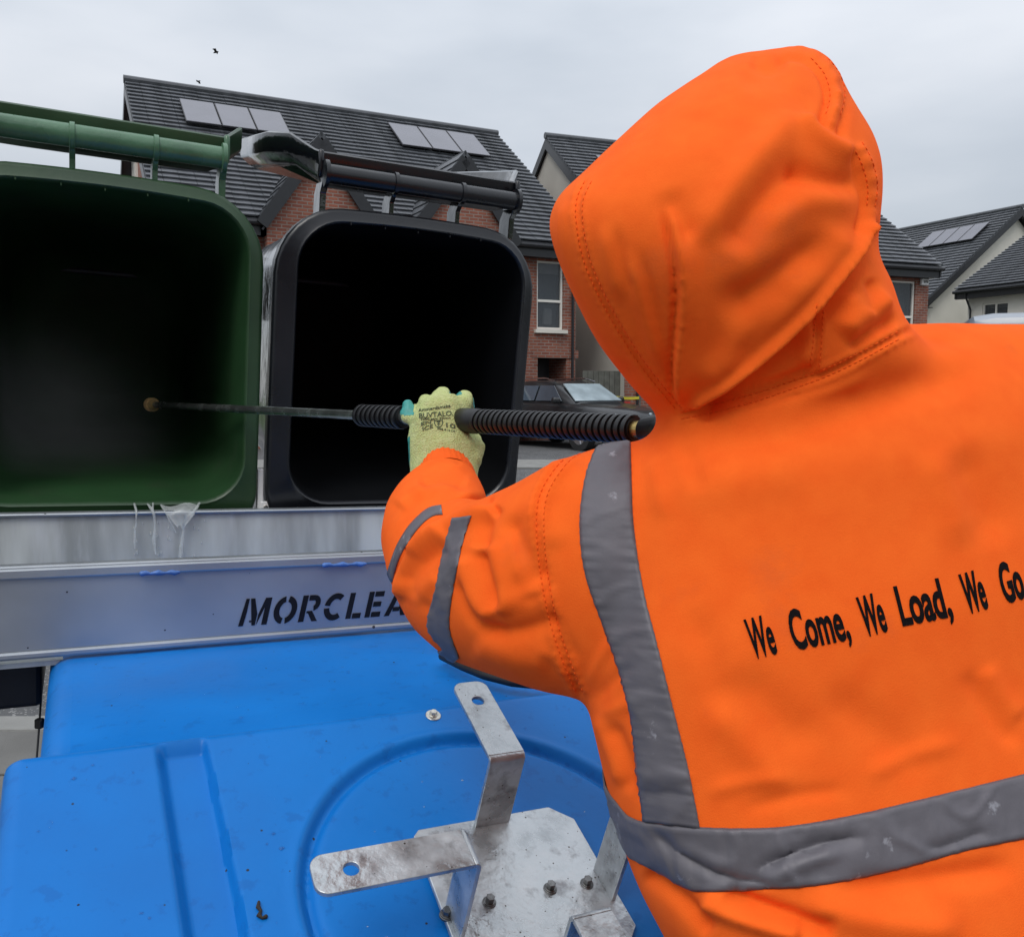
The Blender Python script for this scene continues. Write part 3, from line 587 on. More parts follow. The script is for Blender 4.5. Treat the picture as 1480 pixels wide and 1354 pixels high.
# trough in B coordinates
trough = build('trough', MB().box(B(.14, -.165, -.20), tu*1.02, tw*.125, tv*.004), M_galv, trailer)
S0, S1 = -.88, 1.16
def bar(name, t, h, dt, dh, m, par=None, bev=.004, s0=S0, s1=S1): return build(name, MB().box(B((s0+s1)/2, t, h), tu*(s1-s0)/2, tw*dt, tv*dh), m, par or trough, bevel=bev)
bar('back_wall', -.036, -.10, .0025, .108, M_galv, bev=0)
bar('back_rim', -.034, .009, .013, .0035, M_alu, bev=.003)
bar('front_lip', -.294, -.0415, .011, .0045, M_alu, bev=.003)
bar('front_lip', -.305, -.0500, .004, .0085, M_alu, bev=.003)
bar('front_panel', -.3005, -.114, .0018, .060, M_alu, bev=0)
bar('bottom_flange', -.296, -.181, .010, .0065, M_alu, bev=.004)
for s in (S0, S1): build('end_plate', MB().box(B(s, -.165, -.09), tu*.003, tw*.128, tv*.09), M_alu, trough)
for x0, x1, y in ((205, 258, 828), (468, 527, 816)):
    a = solve(x0, y, B(0, -.306, 0), tu, tv); b = solve(x1, y-2, B(0, -.306, 0), tu, tv)
    mb = MB(); n = 9; mb.tube([B(a[0]+(b[0]-a[0])*k/n, -.3105, (a[1]*(n-k)+b[1]*k)/n+.001*math.sin(k*2.1)) for k in range(n+1)], [.0034+.0013*math.sin(k*1.7+1) for k in range(n+1)], 8, round_=True); build('sealant_bead', mb, M_seal, trough, smooth=True)
# stencilled lettering, slanted, with stencil bridges
def arc(cx, cy, rx, ry, a0, a1, wd_, n=14):
    o = []; i = []
    for k in range(n+1):
        a = R_(a0+(a1-a0)*k/n); o.append((cx+rx*math.cos(a), cy+ry*math.sin(a))); i.append((cx+(rx-wd_)*math.cos(a), cy+(ry-wd_*.9)*math.sin(a)))
    return ('strip', o, i)
def rect(x0, y0, x1, y1): return ('poly', [(x0, y0), (x1, y0), (x1, y1), (x0, y1)])
def poly(*p): return ('poly', list(p))
st = .24
GL = {
 'M': (1.22, [poly((0, 0), (.20, 0), (.24, .5), (.24, 1), (.10, 1)), poly((.29, 1), (.47, 1), (.70, .42), (.70, .0), (.56, .0)), poly((.75, .0), (.75, .40), (.93, 1), (1.2, 1), (1.2, 0), (.97, 0), (.97, .66))]),
 'O': (1.0, [arc(.5, .5, .5, .52, 100, 260, st), arc(.5, .5, .5, .52, -80, 80, st)]),
 'R': (.88, [rect(0, 0, st, 1), poly((.29, 1), (.55, 1), (.55, .80), (.29, .80)), arc(.53, .70, .30, .30, -80, 84, st*.9), poly((.29, .40), (.53, .40), (.85, 0), (.60, 0), (.36, .32), (.29, .32))]),
 'C': (.92, [arc(.5, .5, .5, .52, 52, 172, st), arc(.5, .5, .5, .52, 186, 308, st)]),
 'L': (.72, [rect(0, 0, st, 1), rect(.29, 0, .68, .2)]),
 'E': (.76, [rect(0, 0, st, 1), rect(.29, .8, .72, 1), rect(.29, .41, .66, .60), rect(.29, 0, .72, .2)]),
 'A': (1.0, [poly((0, 0), (.24, 0), (.50, .70), (.50, 1), (.38, 1)), poly((.55, 1), (.66, 1), (1.02, 0), (.78, 0), (.55, .66)), rect(.36, .17, .68, .34)]),
 'N': (.98, [rect(0, 0, st*.9, 1), poly((.27, 1), (.40, 1), (.70, .30), (.70, 0), (.62, 0), (.27, .72)), rect(.74, 0, .95, 1)]),
}
def stencil(text, pA, pB, hpx):
    mb = MB(); P0 = B(0, -.3030, 0); a = solve(*pA, P0, tu, tv); b = solve(*pB, P0, tu, tv); tot = sum(GL[c][0]+.17 for c in text)-.17
    up = solve(pA[0], pA[1]-hpx, P0, tu, tv); H = up[1]-a[1]; k = (b[0]-a[0])/tot; x = 0
    F = lambda gx, gy: P0+tu*(a[0]+(gx+gy*.24)*k)+tv*(a[1]+(b[1]-a[1])*gx/tot+gy*H)
    for c in text:
        for s in GL[c][1]:
            if s[0] == 'poly':
                q = [F(x+i, j) for i, j in s[1]]; mb.add(q, [tuple(range(len(q)))])
            else: mb.grid([[F(x+i, j) for i, j in s[1]], [F(x+i, j) for i, j in s[2]]])
        x += GL[c][0]+.17
    o = build('lettering', mb, M_letter, trough); o.modifiers.new('thick', 'SOLIDIFY').thickness = .0004; return o
stencil('MORCLEAN', (344, 905), (618, 886), 39)

# blue tank: front block with sloping face, rear block under the trough
TAU = R_(20.97); fsd = -tw*math.cos(TAU)-tv*math.sin(TAU); fn = nrm(np.cross(tu, fsd)); fn = fn if fn[2] > 0 else -fn
FT = lambda s, q, k=0.: TO+s*tu+q*fsd+k*fn
SR, QR = 1.02, .545
tank = None
def front_block():
    ns, nq = 380, 210; P = []
    ss = np.linspace(0, SR, ns); qs = np.linspace(0, QR, nq)
    def relief(s, q):
        k = 0.
        # moulded channel, its sides sloping
        c = .1915+.030*q; e = max((c-.020-s)/.017, (s-c-.018)/.009); e = min(1, max(0, 1-e)); e = e*e*(3-2*e); k -= .016*e*min(1, max(0, (q-.010)/.016))
        # round seat for the lid: narrow groove and a dished floor
        r = math.hypot(s-.501, q-.2866); g = (r-.2135)
        k += -.0095*math.exp(-(g/.0065)**2) - .0045*(.5-.5*math.tanh(g/.005)) + .0016*math.exp(-((g-.013)/.007)**2)
        # rounded edges
        for d in (s, SR-s, q+.002):
            k -= .022*(1-math.sqrt(max(0, 1-(1-min(d/.022, 1))**2)))
        return k
    for q in qs: P.append([FT(s, q, relief(s, q)) for s in ss])
    drop = lambda row, d, dd=A(0, 0, 0): [p-tv*d+dd for p in row]
    mb = MB()
    top = P
    back = [drop(P[0], d) for d in (.55, .3, .10, .02)]
    front = [drop(P[-1], d, -tw*o) for d, o in ((.004, .004), (.012, .008), (.10, .010), (.36, .010))]
    rows = back+top+front
    mb.grid(rows)
    for side in (0, -1):
        e = [r[side] for r in rows]; n = len(e); lo = [p-tv*.0+(-tv)*((p-T(0, 0, -.55))@tv) for p in e]
        mb.grid([e, lo], flip=side == 0)
    return build('water_tank', mb, M_tank, trailer, auto=50)
tank = front_block()
mb = MB()
rr = .035
def rbox(s0, s1, t0, t1, h0, h1, r):
    rings = []
    def ring(ins, h):
        pts = []
        for cs, ct, a0 in ((s1-r, t1-r, 0), (s0+r, t1-r, 90), (s0+r, t0+r, 180), (s1-r, t0+r, 270)):
            for k in range(7):
                a = R_(a0+15*k); pts.append(T(cs+(r-ins)*math.cos(a), ct+(r-ins)*math.sin(a), h))
        return pts
    rings.append(ring(0, h0))
    for k in range(7):
        a = R_(15*k); rings.append(ring(r*(1-math.cos(a)), h1-r+r*math.sin(a)))
    return rings
mb.loft(rbox(.032, 1.02, .006, .72, -.55, -.022, rr)); build('rear_tank', mb, M_tank, tank, auto=50)
def washer_bolt(c, n, par, rw=.0105, rh=.0048, hh=.005, m=M_bolt, mw=M_wash, name='bolt'):
    a = nrm(np.cross(n, A(0.3, 1, .2))); b = np.cross(n, a)
    def disc(mb, r, k0, k1, N, ph=0): mb.loft([[c+n*k+r_*(math.cos(t+ph)*a+math.sin(t+ph)*b) for t in (2*math.pi*i/N for i in range(N))] for k, r_ in ((k0, r), (k1-.0006, r), (k1, r-.0006))])
    mb = MB(); disc(mb, rw, -.001, .0018, 24); w = build('washer', mb, mw, par, auto=40)
    mb = MB(); disc(mb, rh*1.25, .0018, .0030, 18); disc(mb, rh, .0030, .003+hh, 6, rng.uniform(0, 1)); return build(name, mb, m, w)
h = solve(626, 1034, TO, tu, fsd); washer_bolt(FT(h[0], h[1], .0), fn, tank, m=M_wash)
# steel bracket on the round seat
brk = None; KP = -.0005
fl_ = lambda px, py, k=KP+.006: (lambda z: (z[0], z[1]))(solve(px, py, FT(0, 0, k), tu, fsd))
c0 = fl_(600, 1199); c1 = fl_(783, 1167); c2 = fl_(832, 1186); c3 = fl_(915, 1352)
ax = nrm(np.array([c1[0]-c0[0], c1[1]-c0[1]])); ay = np.array([-ax[1], ax[0]])
w2 = np.array([c2[0]-c0[0], c2[1]-c0[1]])@ax
PW = w2*.5+.002; pc = np.array([c0[0], c0[1]])+ax*PW+ay*PW-ax*.004
BP = lambda x, y, k: FT(pc[0]+ax[0]*x+ay[0]*y, pc[1]+ax[1]*x+ay[1]*y, KP+k)
bx = nrm(BP(1, 0, 0)-BP(0, 0, 0)); by = nrm(BP(0, 1, 0)-BP(0, 0, 0))
ch = .024
mb = MB(); mb.slab([BP(x, y, 0) for x, y in ((-PW+.008, -PW), (PW-ch, -PW), (PW, -PW+ch), (PW, PW-ch), (PW-ch, PW), (-PW+ch, PW), (-PW, PW-ch), (-PW, -PW+.008))], fn*.006)
brk = build('mounting_bracket', mb, M_steel, trailer, bevel=.0012)
def strap(x, y, out, side, hgt, ln, wd_=.044, th=.005, hole=True):
    """upright from the plate at (x, y), then bent outwards along out; side runs across the strap"""
    o = lambda a, b, k: BP(x, y, .0058)+out*a+side*b+fn*k
    R = .007; path = [(0, 0), (0, hgt*.5), (0, hgt-R)]+[(R-R*math.cos(R_(t)), hgt-R+R*math.sin(R_(t))) for t in (22, 45, 68, 90)]
    hw = wd_/2; mb = MB()
    nrmv = [(1, 0)]*3+[(math.cos(R_(t)), -math.sin(R_(t))) for t in (22, 45, 68, 90)]
    rings = []
    for (a, k), (na, nk) in zip(path, nrmv): rings.append([o(a, -hw, k), o(a, hw, k), o(a+na*th, hw, k+nk*th), o(a+na*th, -hw, k+nk*th)])
    mb.loft(rings)
    # flange: rounded tip with a drilled hole
    cr = .013; hr = .0075; hx = ln-.036; hz = hgt
    outl = [(R, -hw), ]; tip = []
    for cx_, cy_, a0 in ((ln-cr, -hw+cr, -90), (ln-cr, hw-cr, 0)):
        tip += [(cx_+cr*math.cos(R_(a0+q)), cy_+cr*math.sin(R_(a0+q))) for q in range(0, 91, 15)]
    N = 28; inner = [(hx+hr*math.cos(2*math.pi*i/N-math.pi), hr*math.sin(2*math.pi*i/N-math.pi)) for i in range(N)]
    outer = []
    poly_ = [(R, -hw)]+tip+[(R, hw)]
    def cast(ang):
        d = (math.cos(ang), math.sin(ang)); best = 1e9
        for i in range(len(poly_)):
            p, q = poly_[i], poly_[(i+1) % len(poly_)]; ex, ey = q[0]-p[0], q[1]-p[1]; det = d[0]*(-ey)+ex*d[1]
            if abs(det) < 1e-12: continue
            rx, ry = p[0]-hx, p[1]; t = (rx*(-ey)+ex*ry)/det; u = (d[0]*ry-d[1]*rx)/det
            if t > 0 and -1e-6 <= u <= 1+1e-6: best = min(best, t)
        return (hx+d[0]*best, d[1]*best)
    angs = sorted({2*math.pi*i/N-math.pi for i in range(N)} | {math.atan2(py, px-hx) for px, py in poly_})
    outer = [cast(a) for a in angs]; inner = [(hx+hr*math.cos(a), hr*math.sin(a)) for a in angs]; n = len(angs)
    lo = lambda q: o(q[0], q[1], hz-th); hi = lambda q: o(q[0], q[1], hz)
    vs = [hi(q) for q in outer]+[hi(q) for q in inner]+[lo(q) for q in outer]+[lo(q) for q in inner]; fs = []
    for i in range(n):
        j = (i+1) % n; fs += [(i, j, n+j, n+i), (2*n+i, 3*n+i, 3*n+j, 2*n+j), (i, 2*n+i, 2*n+j, j), (n+i, n+j, 3*n+j, 3*n+i)]
    mb.add(vs, fs)
    return build('strap', mb, M_steel, brk, bevel=.0008, auto=40)
strap(-.004, -PW+.012, -by, bx, .102, .135)
strap(-PW+.010, .026, -bx, by, .108, .159, .044)
strap(PW-.012, .020, bx, by, .095, .13)
strap(.020, PW-.012, by, bx, .062, .13, .044)
for px, py in ((707, 1304), (795, 1284), (848, 1277), (645, 1322)):
    q = fl_(px, py); washer_bolt(FT(q[0], q[1], KP+.006), fn, brk, .0075, .0050, .006, M_bolt, M_bolt)
# frame, mudguard, deck, axle
build('chassis', MB().box(T(.50, .30, -.60), tu*.75, tw*.62, tv*.04), M_blk, trailer, bevel=.004)
mg0 = un(0, 955, 1.52)
mb = MB(); q0 = solve(60, 1021, B(0, -.20, 0), tu, tv); mb.box(B(q0[0]-.20, -.05, q0[1]+.066), tu*.20, tw*.15, tv*.066); build('mudguard', mb, M_blk, trailer, bevel=.008)
for s in (-.28, .88):
    for t in (.45,):
        mb = MB(); c = T(s, t, 0); c = A(c[0], c[1], .30); mb.tube([c-tu*.085, c-tu*.075, c+tu*.075, c+tu*.085], [.25, .29, .29, .25], 28); w = build('wheel', mb, M_tyre, trailer, auto=40)
        mb = MB(); mb.tube([c-tu*.088, c+tu*.088], .15, 20); build('rim', mb, M_alu, w)
mb = MB(); c = T(-.28, .45, 0); d = T(.88, .45, 0); mb.tube([A(c[0], c[1], .3), A(d[0], d[1], .3)], .03, 10); build('axle', mb, M_blk, trailer)
mb = MB(); a = un(60, 1000, 1.55); b = un(57, 1045, 1.52); c = un(52, 1110, 1.5); mb.tube([a, b, c], .0017, 6); build('cord', mb, M_rubber, trailer)
mb = MB(); mb.box(b, RT*.0065, UP*.0085, FW*.006, .002); build('cord_clip', mb, M_rubber, trailer)
# lifter that carries the bins
for nm, t, h, dt, dh in (('lifting_comb', .085, -.095, .018, .035), ('lifting_beam', .25, -.12, .03, .03)):
    bar(nm, t, h, dt, dh, M_blk, trailer, s0=-.75, s1=.75)
for s in (-.55, -.05, .04, .53): build('lifting_arm', MB().box(B(s, .30, -.085), tu*.025, tw*.30, tv*.018), M_blk, trailer)
for s in (-.70, .70): build('lifter_post', MB().box(B(s, .27, -.55), tu*.03, tw*.03, tv*.42), M_blk, trailer)
la = B(-.010, .02, .045); mb = MB(); mb.box(la, tu*.006, tw*.01, tv*.045); mb.box(la+tv*-.035+tu*.010, tu*.010, tw*.012, tv*.012); lt = build('latch_plate', mb, M_white, trailer, bevel=.002)
washer_bolt(la+tv*-.035+tu*.011-tw*.012, -tw, lt, .005, .003, .003)

# hose lying on the tank behind the sleeve
def on_tank(px, py, h): q = solve(px, py, T(0, 0, h), tu, tw); return T(q[0], q[1], h)
mb = MB(); hp = [on_tank(px, py, -.004) for px, py in ((640, 948), (668, 962), (700, 975), (740, 985), (790, 990), (840, 988), (900, 975))]
cs = []
for i in range(len(hp)-1):
    for k in range(4): cs.append(hp[i]+(hp[i+1]-hp[i])*k/4)
cs.append(hp[-1]); mb.tube(cs, .0075, 10, round_=True); hose = build('hose', mb, M_rubber, None, smooth=True); tag(hose, 'black hose lying across the blue tank under the raised sleeve', 'hose')

# water drops and grit on the tank
def scatter(n, seed, rmin, rmax, flat, name, m, label, cat, rear=True):
    r = np.random.default_rng(seed); mb = MB()
    for _ in range(n):
        if rear and r.random() < .25: s, t = r.uniform(.09, .98), r.uniform(.06, .35); c = T(s, t, -.022); a, b, k = tu, tw, tv
        else:
            s, q = r.uniform(.03, .95), r.uniform(.03, .50); rad = math.hypot(s-.501, q-.2866)
            if .145 < s < .25 or .19 < rad < .235 or (rad < .2 and r.random() < .6) or (abs(s-pc[0]) < PW+.01 and abs(q-pc[1]) < PW+.01): continue
            c = FT(s, q, -.0042 if rad < .2 else 0); a, b, k = tu, fsd, fn
        R0 = rmin+(rmax-rmin)*r.random()**3; e = r.uniform(.6, 1.5); N = 8; ph = r.uniform(0, 6)
        ring = lambda f, hh: [c+k*hh+R0*f*(math.cos(i*2*math.pi/N+ph)*a*e+math.sin(i*2*math.pi/N+ph)*b)*(1+.25*math.sin(3*i+ph)) for i in range(N)]
        mb.loft([ring(1, -.0002), ring(.85, R0*flat*.6), ring(.45, R0*flat)])
    o = build(name, mb, m, None, smooth=True); return tag(o, label, cat, kind='stuff')
scatter(420, 5, .0007, .0026, .30, 'water_drops', M_drop, 'clear water drops scattered over the blue tank', 'water')
scatter(60, 8, .0004, .0016, .5, 'grit', M_dirt, 'dark specks of grit on the blue tank', 'dirt')
def curl():
    mb = MB(); pts = [FT(*solve(px, py, FT(0, 0, .002), tu, fsd)[:2], .002) for px, py in ((374, 1303), (373, 1310), (377, 1316), (374, 1322), (379, 1326), (384, 1324))]
    mb.tube(pts, [.0015, .0024, .0016, .0026, .0014, .0022], 7, round_=True); o = build('leaf_scrap', mb, M_dirt, None, smooth=True); tag(o, 'shrivelled dark scrap of leaf on the blue tank, right of the moulded channel', 'leaf')
curl()

# ------------------------------------------------------------------ wheelie bins
def rrect(x0, x1, y0, y1, r, n=8, bow=0.):
    pts = []
    for cx_, cy_, a0 in ((x1-r, y1-r, 0), (x0+r, y1-r, 90), (x0+r, y0+r, 180), (x1-r, y0+r, 270)):
        for k in range(n+1):
            a = R_(a0+90*k/n); pts.append((cx_+r*math.cos(a), cy_+r*math.sin(a)))
    # straight runs are subdivided so that they can bow
    out = []
    for i in range(len(pts)):
        p, q = pts[i], pts[(i+1) % len(pts)]; out.append(p); d = math.hypot(p[0]-q[0], p[1]-q[1])
        if i % (n+1) == n:
            for k in range(1, 8): out.append((p[0]+(q[0]-p[0])*k/8, p[1]+(q[1]-p[1])*k/8))
    xm, hw = (x0+x1)/2, (x1-x0)/2
    return [(x, y+(bow*(1-((x-xm)/hw)**2) if y > (y0+y1)/2 else -bow*.6*(1-((x-xm)/hw)**2)*0)) for x, y in out]
def bin_(s0, dh, dt, be, W, H, M_in, M_out, M_pipe, M_lid, label, name='wheelie_bin', pipe=None, lidm=None):
    O = B(s0, dt, dh); b = tv*math.cos(be)-tw*math.sin(be); c = tw*math.cos(be)+tv*math.sin(be); u = tu
    P = lambda x, y, z: O+u*x+b*y+c*z
    g = O+u*W/2; r = root(name, A(g[0], g[1], 0)+tw*.4, label, 'wheelie bin')
    ring = lambda x0, x1, y0, y1, rad, z, bow=.012: [P(x, y, z) for x, y in rrect(x0, x1, y0, y1, rad, bow=bow)]
    fl = .046; fr = .032; tp = .029; yb = -.085
    # rolled rim and outer body
    mb = MB()
    mb.loft([ring(fl, W-fr, .022, H-tp, .085, .006), ring(fl-.002, W-fr+.002, .019, H-tp+.002, .087, .000), ring(fl-.005, W-fr+.005, .016, H-tp+.005, .09, -.002), ring(fl-.010, W-fr+.010, .008, H-tp+.010, .095, .001), ring(.009, W-.009, yb+.007, H-.007, .122, .004), ring(.003, W-.003, yb+.002, H-.002, .128, .006), ring(0, W, yb, H, .13, .012), ring(.001, W-.001, yb+.001, H-.001, .13, .052), ring(.006, W-.006, yb+.006, H-.006, .125, .056), ring(.022, W-.022, .016, H-.020, .11, .050)], cap=False)
    rim = build('rim', mb, M_out, r, auto=50)
    mb = MB(); D = .93
    mb.loft([ring(.024, W-.024, .012, H-.018, .11, .045), ring(.028, W-.028, .014, H-.020, .11, .20), ring(.040, W-.040, .035, H-.045, .10, .6), ring(.055, W-.055, .055, H-.085, .09, D-.05), ring(.075, W-.075, .075, H-.105, .07, D)], cap=False); nb_ = len(mb.v); q_ = len(ring(0, 1, 0, 1, .1, 0)); mb.f.append(tuple(range(nb_-q_, nb_))); mb.m.append(0)
    build('body', mb, lidm or M_out, r, auto=50)
    mb = MB(); mb.loft([ring(fl, W-fr, .022, H-tp, .085, .006), ring(fl+.006, W-fr-.006, .028, H-tp-.006, .083, .05), ring(fl+.014, W-fr-.014, tp+.024, H-tp-.02, .08, .5), ring(fl+.03, W-fr-.03, tp+.04, H-tp-.06, .10, D-.12), ring(fl+.045, W-fr-.045, tp+.055, H-tp-.075, .12, D-.06), ring(fl+.075, W-fr-.075, tp+.085, H-tp-.105, .13, D-.03), ring(fl+.12, W-fr-.12, tp+.13, H-tp-.15, .10, D-.02)][::-1], cap=False)
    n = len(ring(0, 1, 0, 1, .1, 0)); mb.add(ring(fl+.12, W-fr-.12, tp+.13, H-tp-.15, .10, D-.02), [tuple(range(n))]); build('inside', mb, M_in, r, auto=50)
    # handle pipe with rings and straps
    x0, x1, yp, rp = pipe
    mb = MB(); mb.tube([P(x0, yp, .012), P(x1, yp, .012)], rp, 24); pipe_o = build('handle', mb, M_pipe, r, auto=50)
    xs = [x0+.004, x0+(x1-x0)*.345, x0+(x1-x0)*.69, x1-.004]
    for i, x in enumerate(xs):
        e = i in (0, 3); rr_ = rp+(.0075 if e else .0035)
        mb = MB(); mb.tube([P(x-.006, yp, .012), P(x-.004, yp, .012), P(x+.004, yp, .012), P(x+.006, yp, .012)], [rp-.002, rr_, rr_, rp-.002], 24); build('collar', mb, M_pipe, pipe_o, auto=50)
        mb = MB(); bw = (.0065 if e else .005)
        sg = -1 if i == 0 else 1
        prof = [(.012, yp-rp*.8), (.020, yp-rp*1.35), (.030, yp-rp*1.9), (.030, H-.008)]
        mb.loft([[P(x-bw, y, z-.004), P(x+bw, y, z-.004), P(x+bw, y, z+.050), P(x-bw, y, z+.050)] for z, y in prof]); build('hinge_strap', mb, lidm or M_pipe, pipe_o, bevel=.0015)
    # lid folded back over the top
    e1 = nrm(c*math.cos(R_(LT))+b*math.sin(R_(LT))); e2 = nrm(np.cross(e1, u)); e2 = e2 if e2@b > 0 else -e2
    LP = lambda x, a, k: P(x, yp+.008, .035)+e1*a+e2*k
    wx0, wx1 = x0-.085, x1+.052; Ld = .58
    plan = [(x0-.004, 0), (x0-.010, .03), (x0-.05, .09), (wx0, .15), (wx0, Ld-.08), (wx0+.03, Ld-.02), (wx0+.09, Ld), (wx1-.09, Ld), (wx1-.03, Ld-.02), (wx1, Ld-.08), (wx1, .15), (x1+.045, .09), (x1+.010, .03), (x1+.004, 0)]
    xm = (wx0+wx1)/2
    ins = lambda f: [(xm+(x-xm)*f, (a-Ld/2)*f+Ld/2) for x, a in plan]
    kz = lambda a: .032*min(1, max(0, (a-.02)/.07))
    lv = lambda pl, k: [LP(x, a, k+kz(a0)) for (x, a), (_, a0) in zip(pl, plan)]
    mb = MB(); lo, hi = -.010, .034
    # outer face looks down, its rim turned up
    mb.loft([lv(ins(.86), lo-.022), lv(ins(.93), lo-.014), lv(ins(.985), lo), lv(plan, lo+.006), lv(plan, hi), lv(ins(.985), hi+.003), lv(ins(.965), hi), lv(ins(.95), lo+.008), lv(ins(.86), lo-.014)])
    nq = len(plan); mb.m = [1 if (f_ < 8*nq and f_ % nq == nq-1) else 0 for f_ in range(len(mb.f))]; lid = build('lid', mb, [M_lid, M_out], r, auto=40)
    for xh in (x0-.003, x1+.003):
        mb = MB(); mb.tube([LP(xh, -.004, lo), LP(xh, -.012, .008), LP(xh, -.004, hi)], .006, 8, round_=True); build('lid_hinge', mb, M_pipe, lid, smooth=True)
    # axle and wheels at the far end
    mb = MB(); mb.tube([P(.03, H-.13, D-.02), P(W-.03, H-.13, D-.02)], .012, 10); ax_ = build('axle', mb, M_blk, r)
    for x in (.045, W-.045):
        mb = MB(); mb.tube([P(x-.024, H-.13, D+.0), P(x+.024, H-.13, D+.0)], .10, 24); build('wheel', mb, M_rubber, ax_, auto=40)
    # small lugs along the lower and upper inner edge
    mb = MB()
    for k in range(0, 9, 2): mb.box(P(fl+.10+k*(W-2*fl-.2)/8, H-tp+.008, -.004), u*.0012, b*.0022, c*.003)
    build('edge_nub', mb, M_out, rim)
    return r, P
LT = 5.
rdf = lambda px, py, W_, H_, s0, dh, dt, be: (lambda b: solve(px, py, B(s0, dt, dh), tu, b))(tv*math.cos(be)-tw*math.sin(be))
a = rdf(470, 252, 0, 0, 0, 0, 0, BE); b_ = rdf(752, 289, 0, 0, 0, 0, 0, BE)
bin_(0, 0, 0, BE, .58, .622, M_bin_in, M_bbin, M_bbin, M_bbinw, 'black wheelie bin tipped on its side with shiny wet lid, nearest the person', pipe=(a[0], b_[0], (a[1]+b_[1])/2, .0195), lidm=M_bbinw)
a2 = rdf(328, 231, 0, 0, -.598, .0042, -.0013, BE-.041)
bin_(-.598, .0042, -.0013, BE-.041, .58, .626, M_gin, M_gbin, M_gpipe, M_gbin, 'green wheelie bin tipped on its side over the trough at the left edge', pipe=(a[0]+.005, a2[0], a2[1]+.004, .0205), lidm=M_gpipe)

# fine spray hanging in the green bin
def mist():
    m = bpy.data.materials.new('spray_mist'); m.use_nodes = True; t = m.node_tree; t.nodes.clear(); L = t.links; o = _n(t, 'ShaderNodeOutputMaterial'); v_ = _n(t, 'ShaderNodeVolumePrincipled')
    v_.inputs['Color'].default_value = (.93, .95, .95, 1); L.new(v_.outputs[0], o.inputs['Volume'])
    be = BE-.041; b = tv*math.cos(be)-tw*math.sin(be); c = tw*math.cos(be)+tv*math.sin(be); O = B(-.598, .0042, -.0013); C0 = O+tu*.12+b*.06+c*.36
    tc = _n(t, 'ShaderNodeTexCoord'); sb = _n(t, 'ShaderNodeVectorMath', operation='SUBTRACT'); L.new(tc.outputs['Object'], sb.inputs[0]); sb.inputs[1].default_value = tuple(C0)
    no = _n(t, 'ShaderNodeTexNoise'); no.inputs['Scale'].default_value = 6; no.inputs['Detail'].default_value = 4; L.new(tc.outputs['Object'], no.inputs[0])
    ln = _n(t, 'ShaderNodeVectorMath', operation='LENGTH'); L.new(sb.outputs[0], ln.inputs[0])
    mr_ = _n(t, 'ShaderNodeMapRange', interpolation_type='SMOOTHERSTEP'); L.new(ln.outputs['Value'], mr_.inputs[0]); mr_.inputs[1].default_value = .02; mr_.inputs[2].default_value = .44; mr_.inputs[3].default_value = 1.5; mr_.inputs[4].default_value = 0
    m2 = _n(t, 'ShaderNodeMath', operation='MULTIPLY'); L.new(mr_.outputs[0], m2.inputs[0]); L.new(no.outputs[0], m2.inputs[1]); L.new(m2.outputs[0], v_.inputs['Density'])
    mb = MB(); mb.loft([[O+tu*x+b*y+c*z for x, y in rrect(.07+k, .51-k, .050+k, .50-k, .08)] for z, k in ((.06, .01), (.5, .02), (.78, .05))]); o = build('spray_mist', mb, m); tag(o, 'thin grey spray mist drifting inside the green bin', 'mist', kind='stuff')
mist()

# water running out of the green bin over the trough wall
def runoff():
    mb = MB(); P0 = B(0, -.0400, 0)
    def stream(pts, rad, top):
        q = []
        for i, (px, py) in enumerate(pts):
            f = i/(len(pts)-1); pl = B(0, -.012-.042*min(1, f*6) if f < .4 else -.050+.004*f, 0); z = solve(px, py, pl, tu, tv); q.append(pl+tu*z[0]+tv*z[1])
        rs = [rad*.72*(1+.45*math.sin(i*2.3+px)) for i in range(len(q))]; mb.tube(q, rs, 8, round_=True)
    stream([(194, 728), (197, 738), (197, 752), (195, 770), (194, 786), (195, 792)], .0026, 0)
    stream([(213, 728), (219, 735), (223, 745), (224, 762), (222, 780), (225, 800)], .0036, 0)
    stream([(221, 727), (221, 736), (223, 748)], .0026, 0)
    stream([(233, 730), (240, 742), (247, 756), (254, 769)], .0026, 0)
    stream([(288, 727), (281, 738), (270, 748), (266, 762), (263, 780), (261, 804)], .0042, 0)
    # thin sheet between the last two strands
    rows = []
    for f in np.linspace(0, 1, 7):
        xa, xb, y = 233+f*24, 288-f*21, 729+f*33; pl = B(0, -.012-.042*min(1, f*3), 0)
        rows.append([(lambda z: pl+tu*z[0]+tv*z[1]+tw*.002*math.sin(9*g))(solve(xa+(xb-xa)*g, y+3*math.sin(7*g+f*3), pl, tu, tv)) for g in np.linspace(0, 1, 9)])
    mb.grid(rows); n0 = len(mb.f); mb.grid([[p-tw*.0022 for p in r] for r in rows], flip=True)
    for k in range(26):
        px = rng.uniform(185, 300); py = rng.uniform(736, 805); z = solve(px, py, P0, tu, tv); c = P0+tu*z[0]+tv*z[1]; q = rng.uniform(.0008, .0022); mb.tube([c-tv*q, c+tv*q], q*.8, 6, round_=True)
    o = build('running_water', mb, M_foam, None, smooth=True); tag(o, 'water dribbling from the green bin down the grey trough wall', 'water', kind='stuff')
runoff()

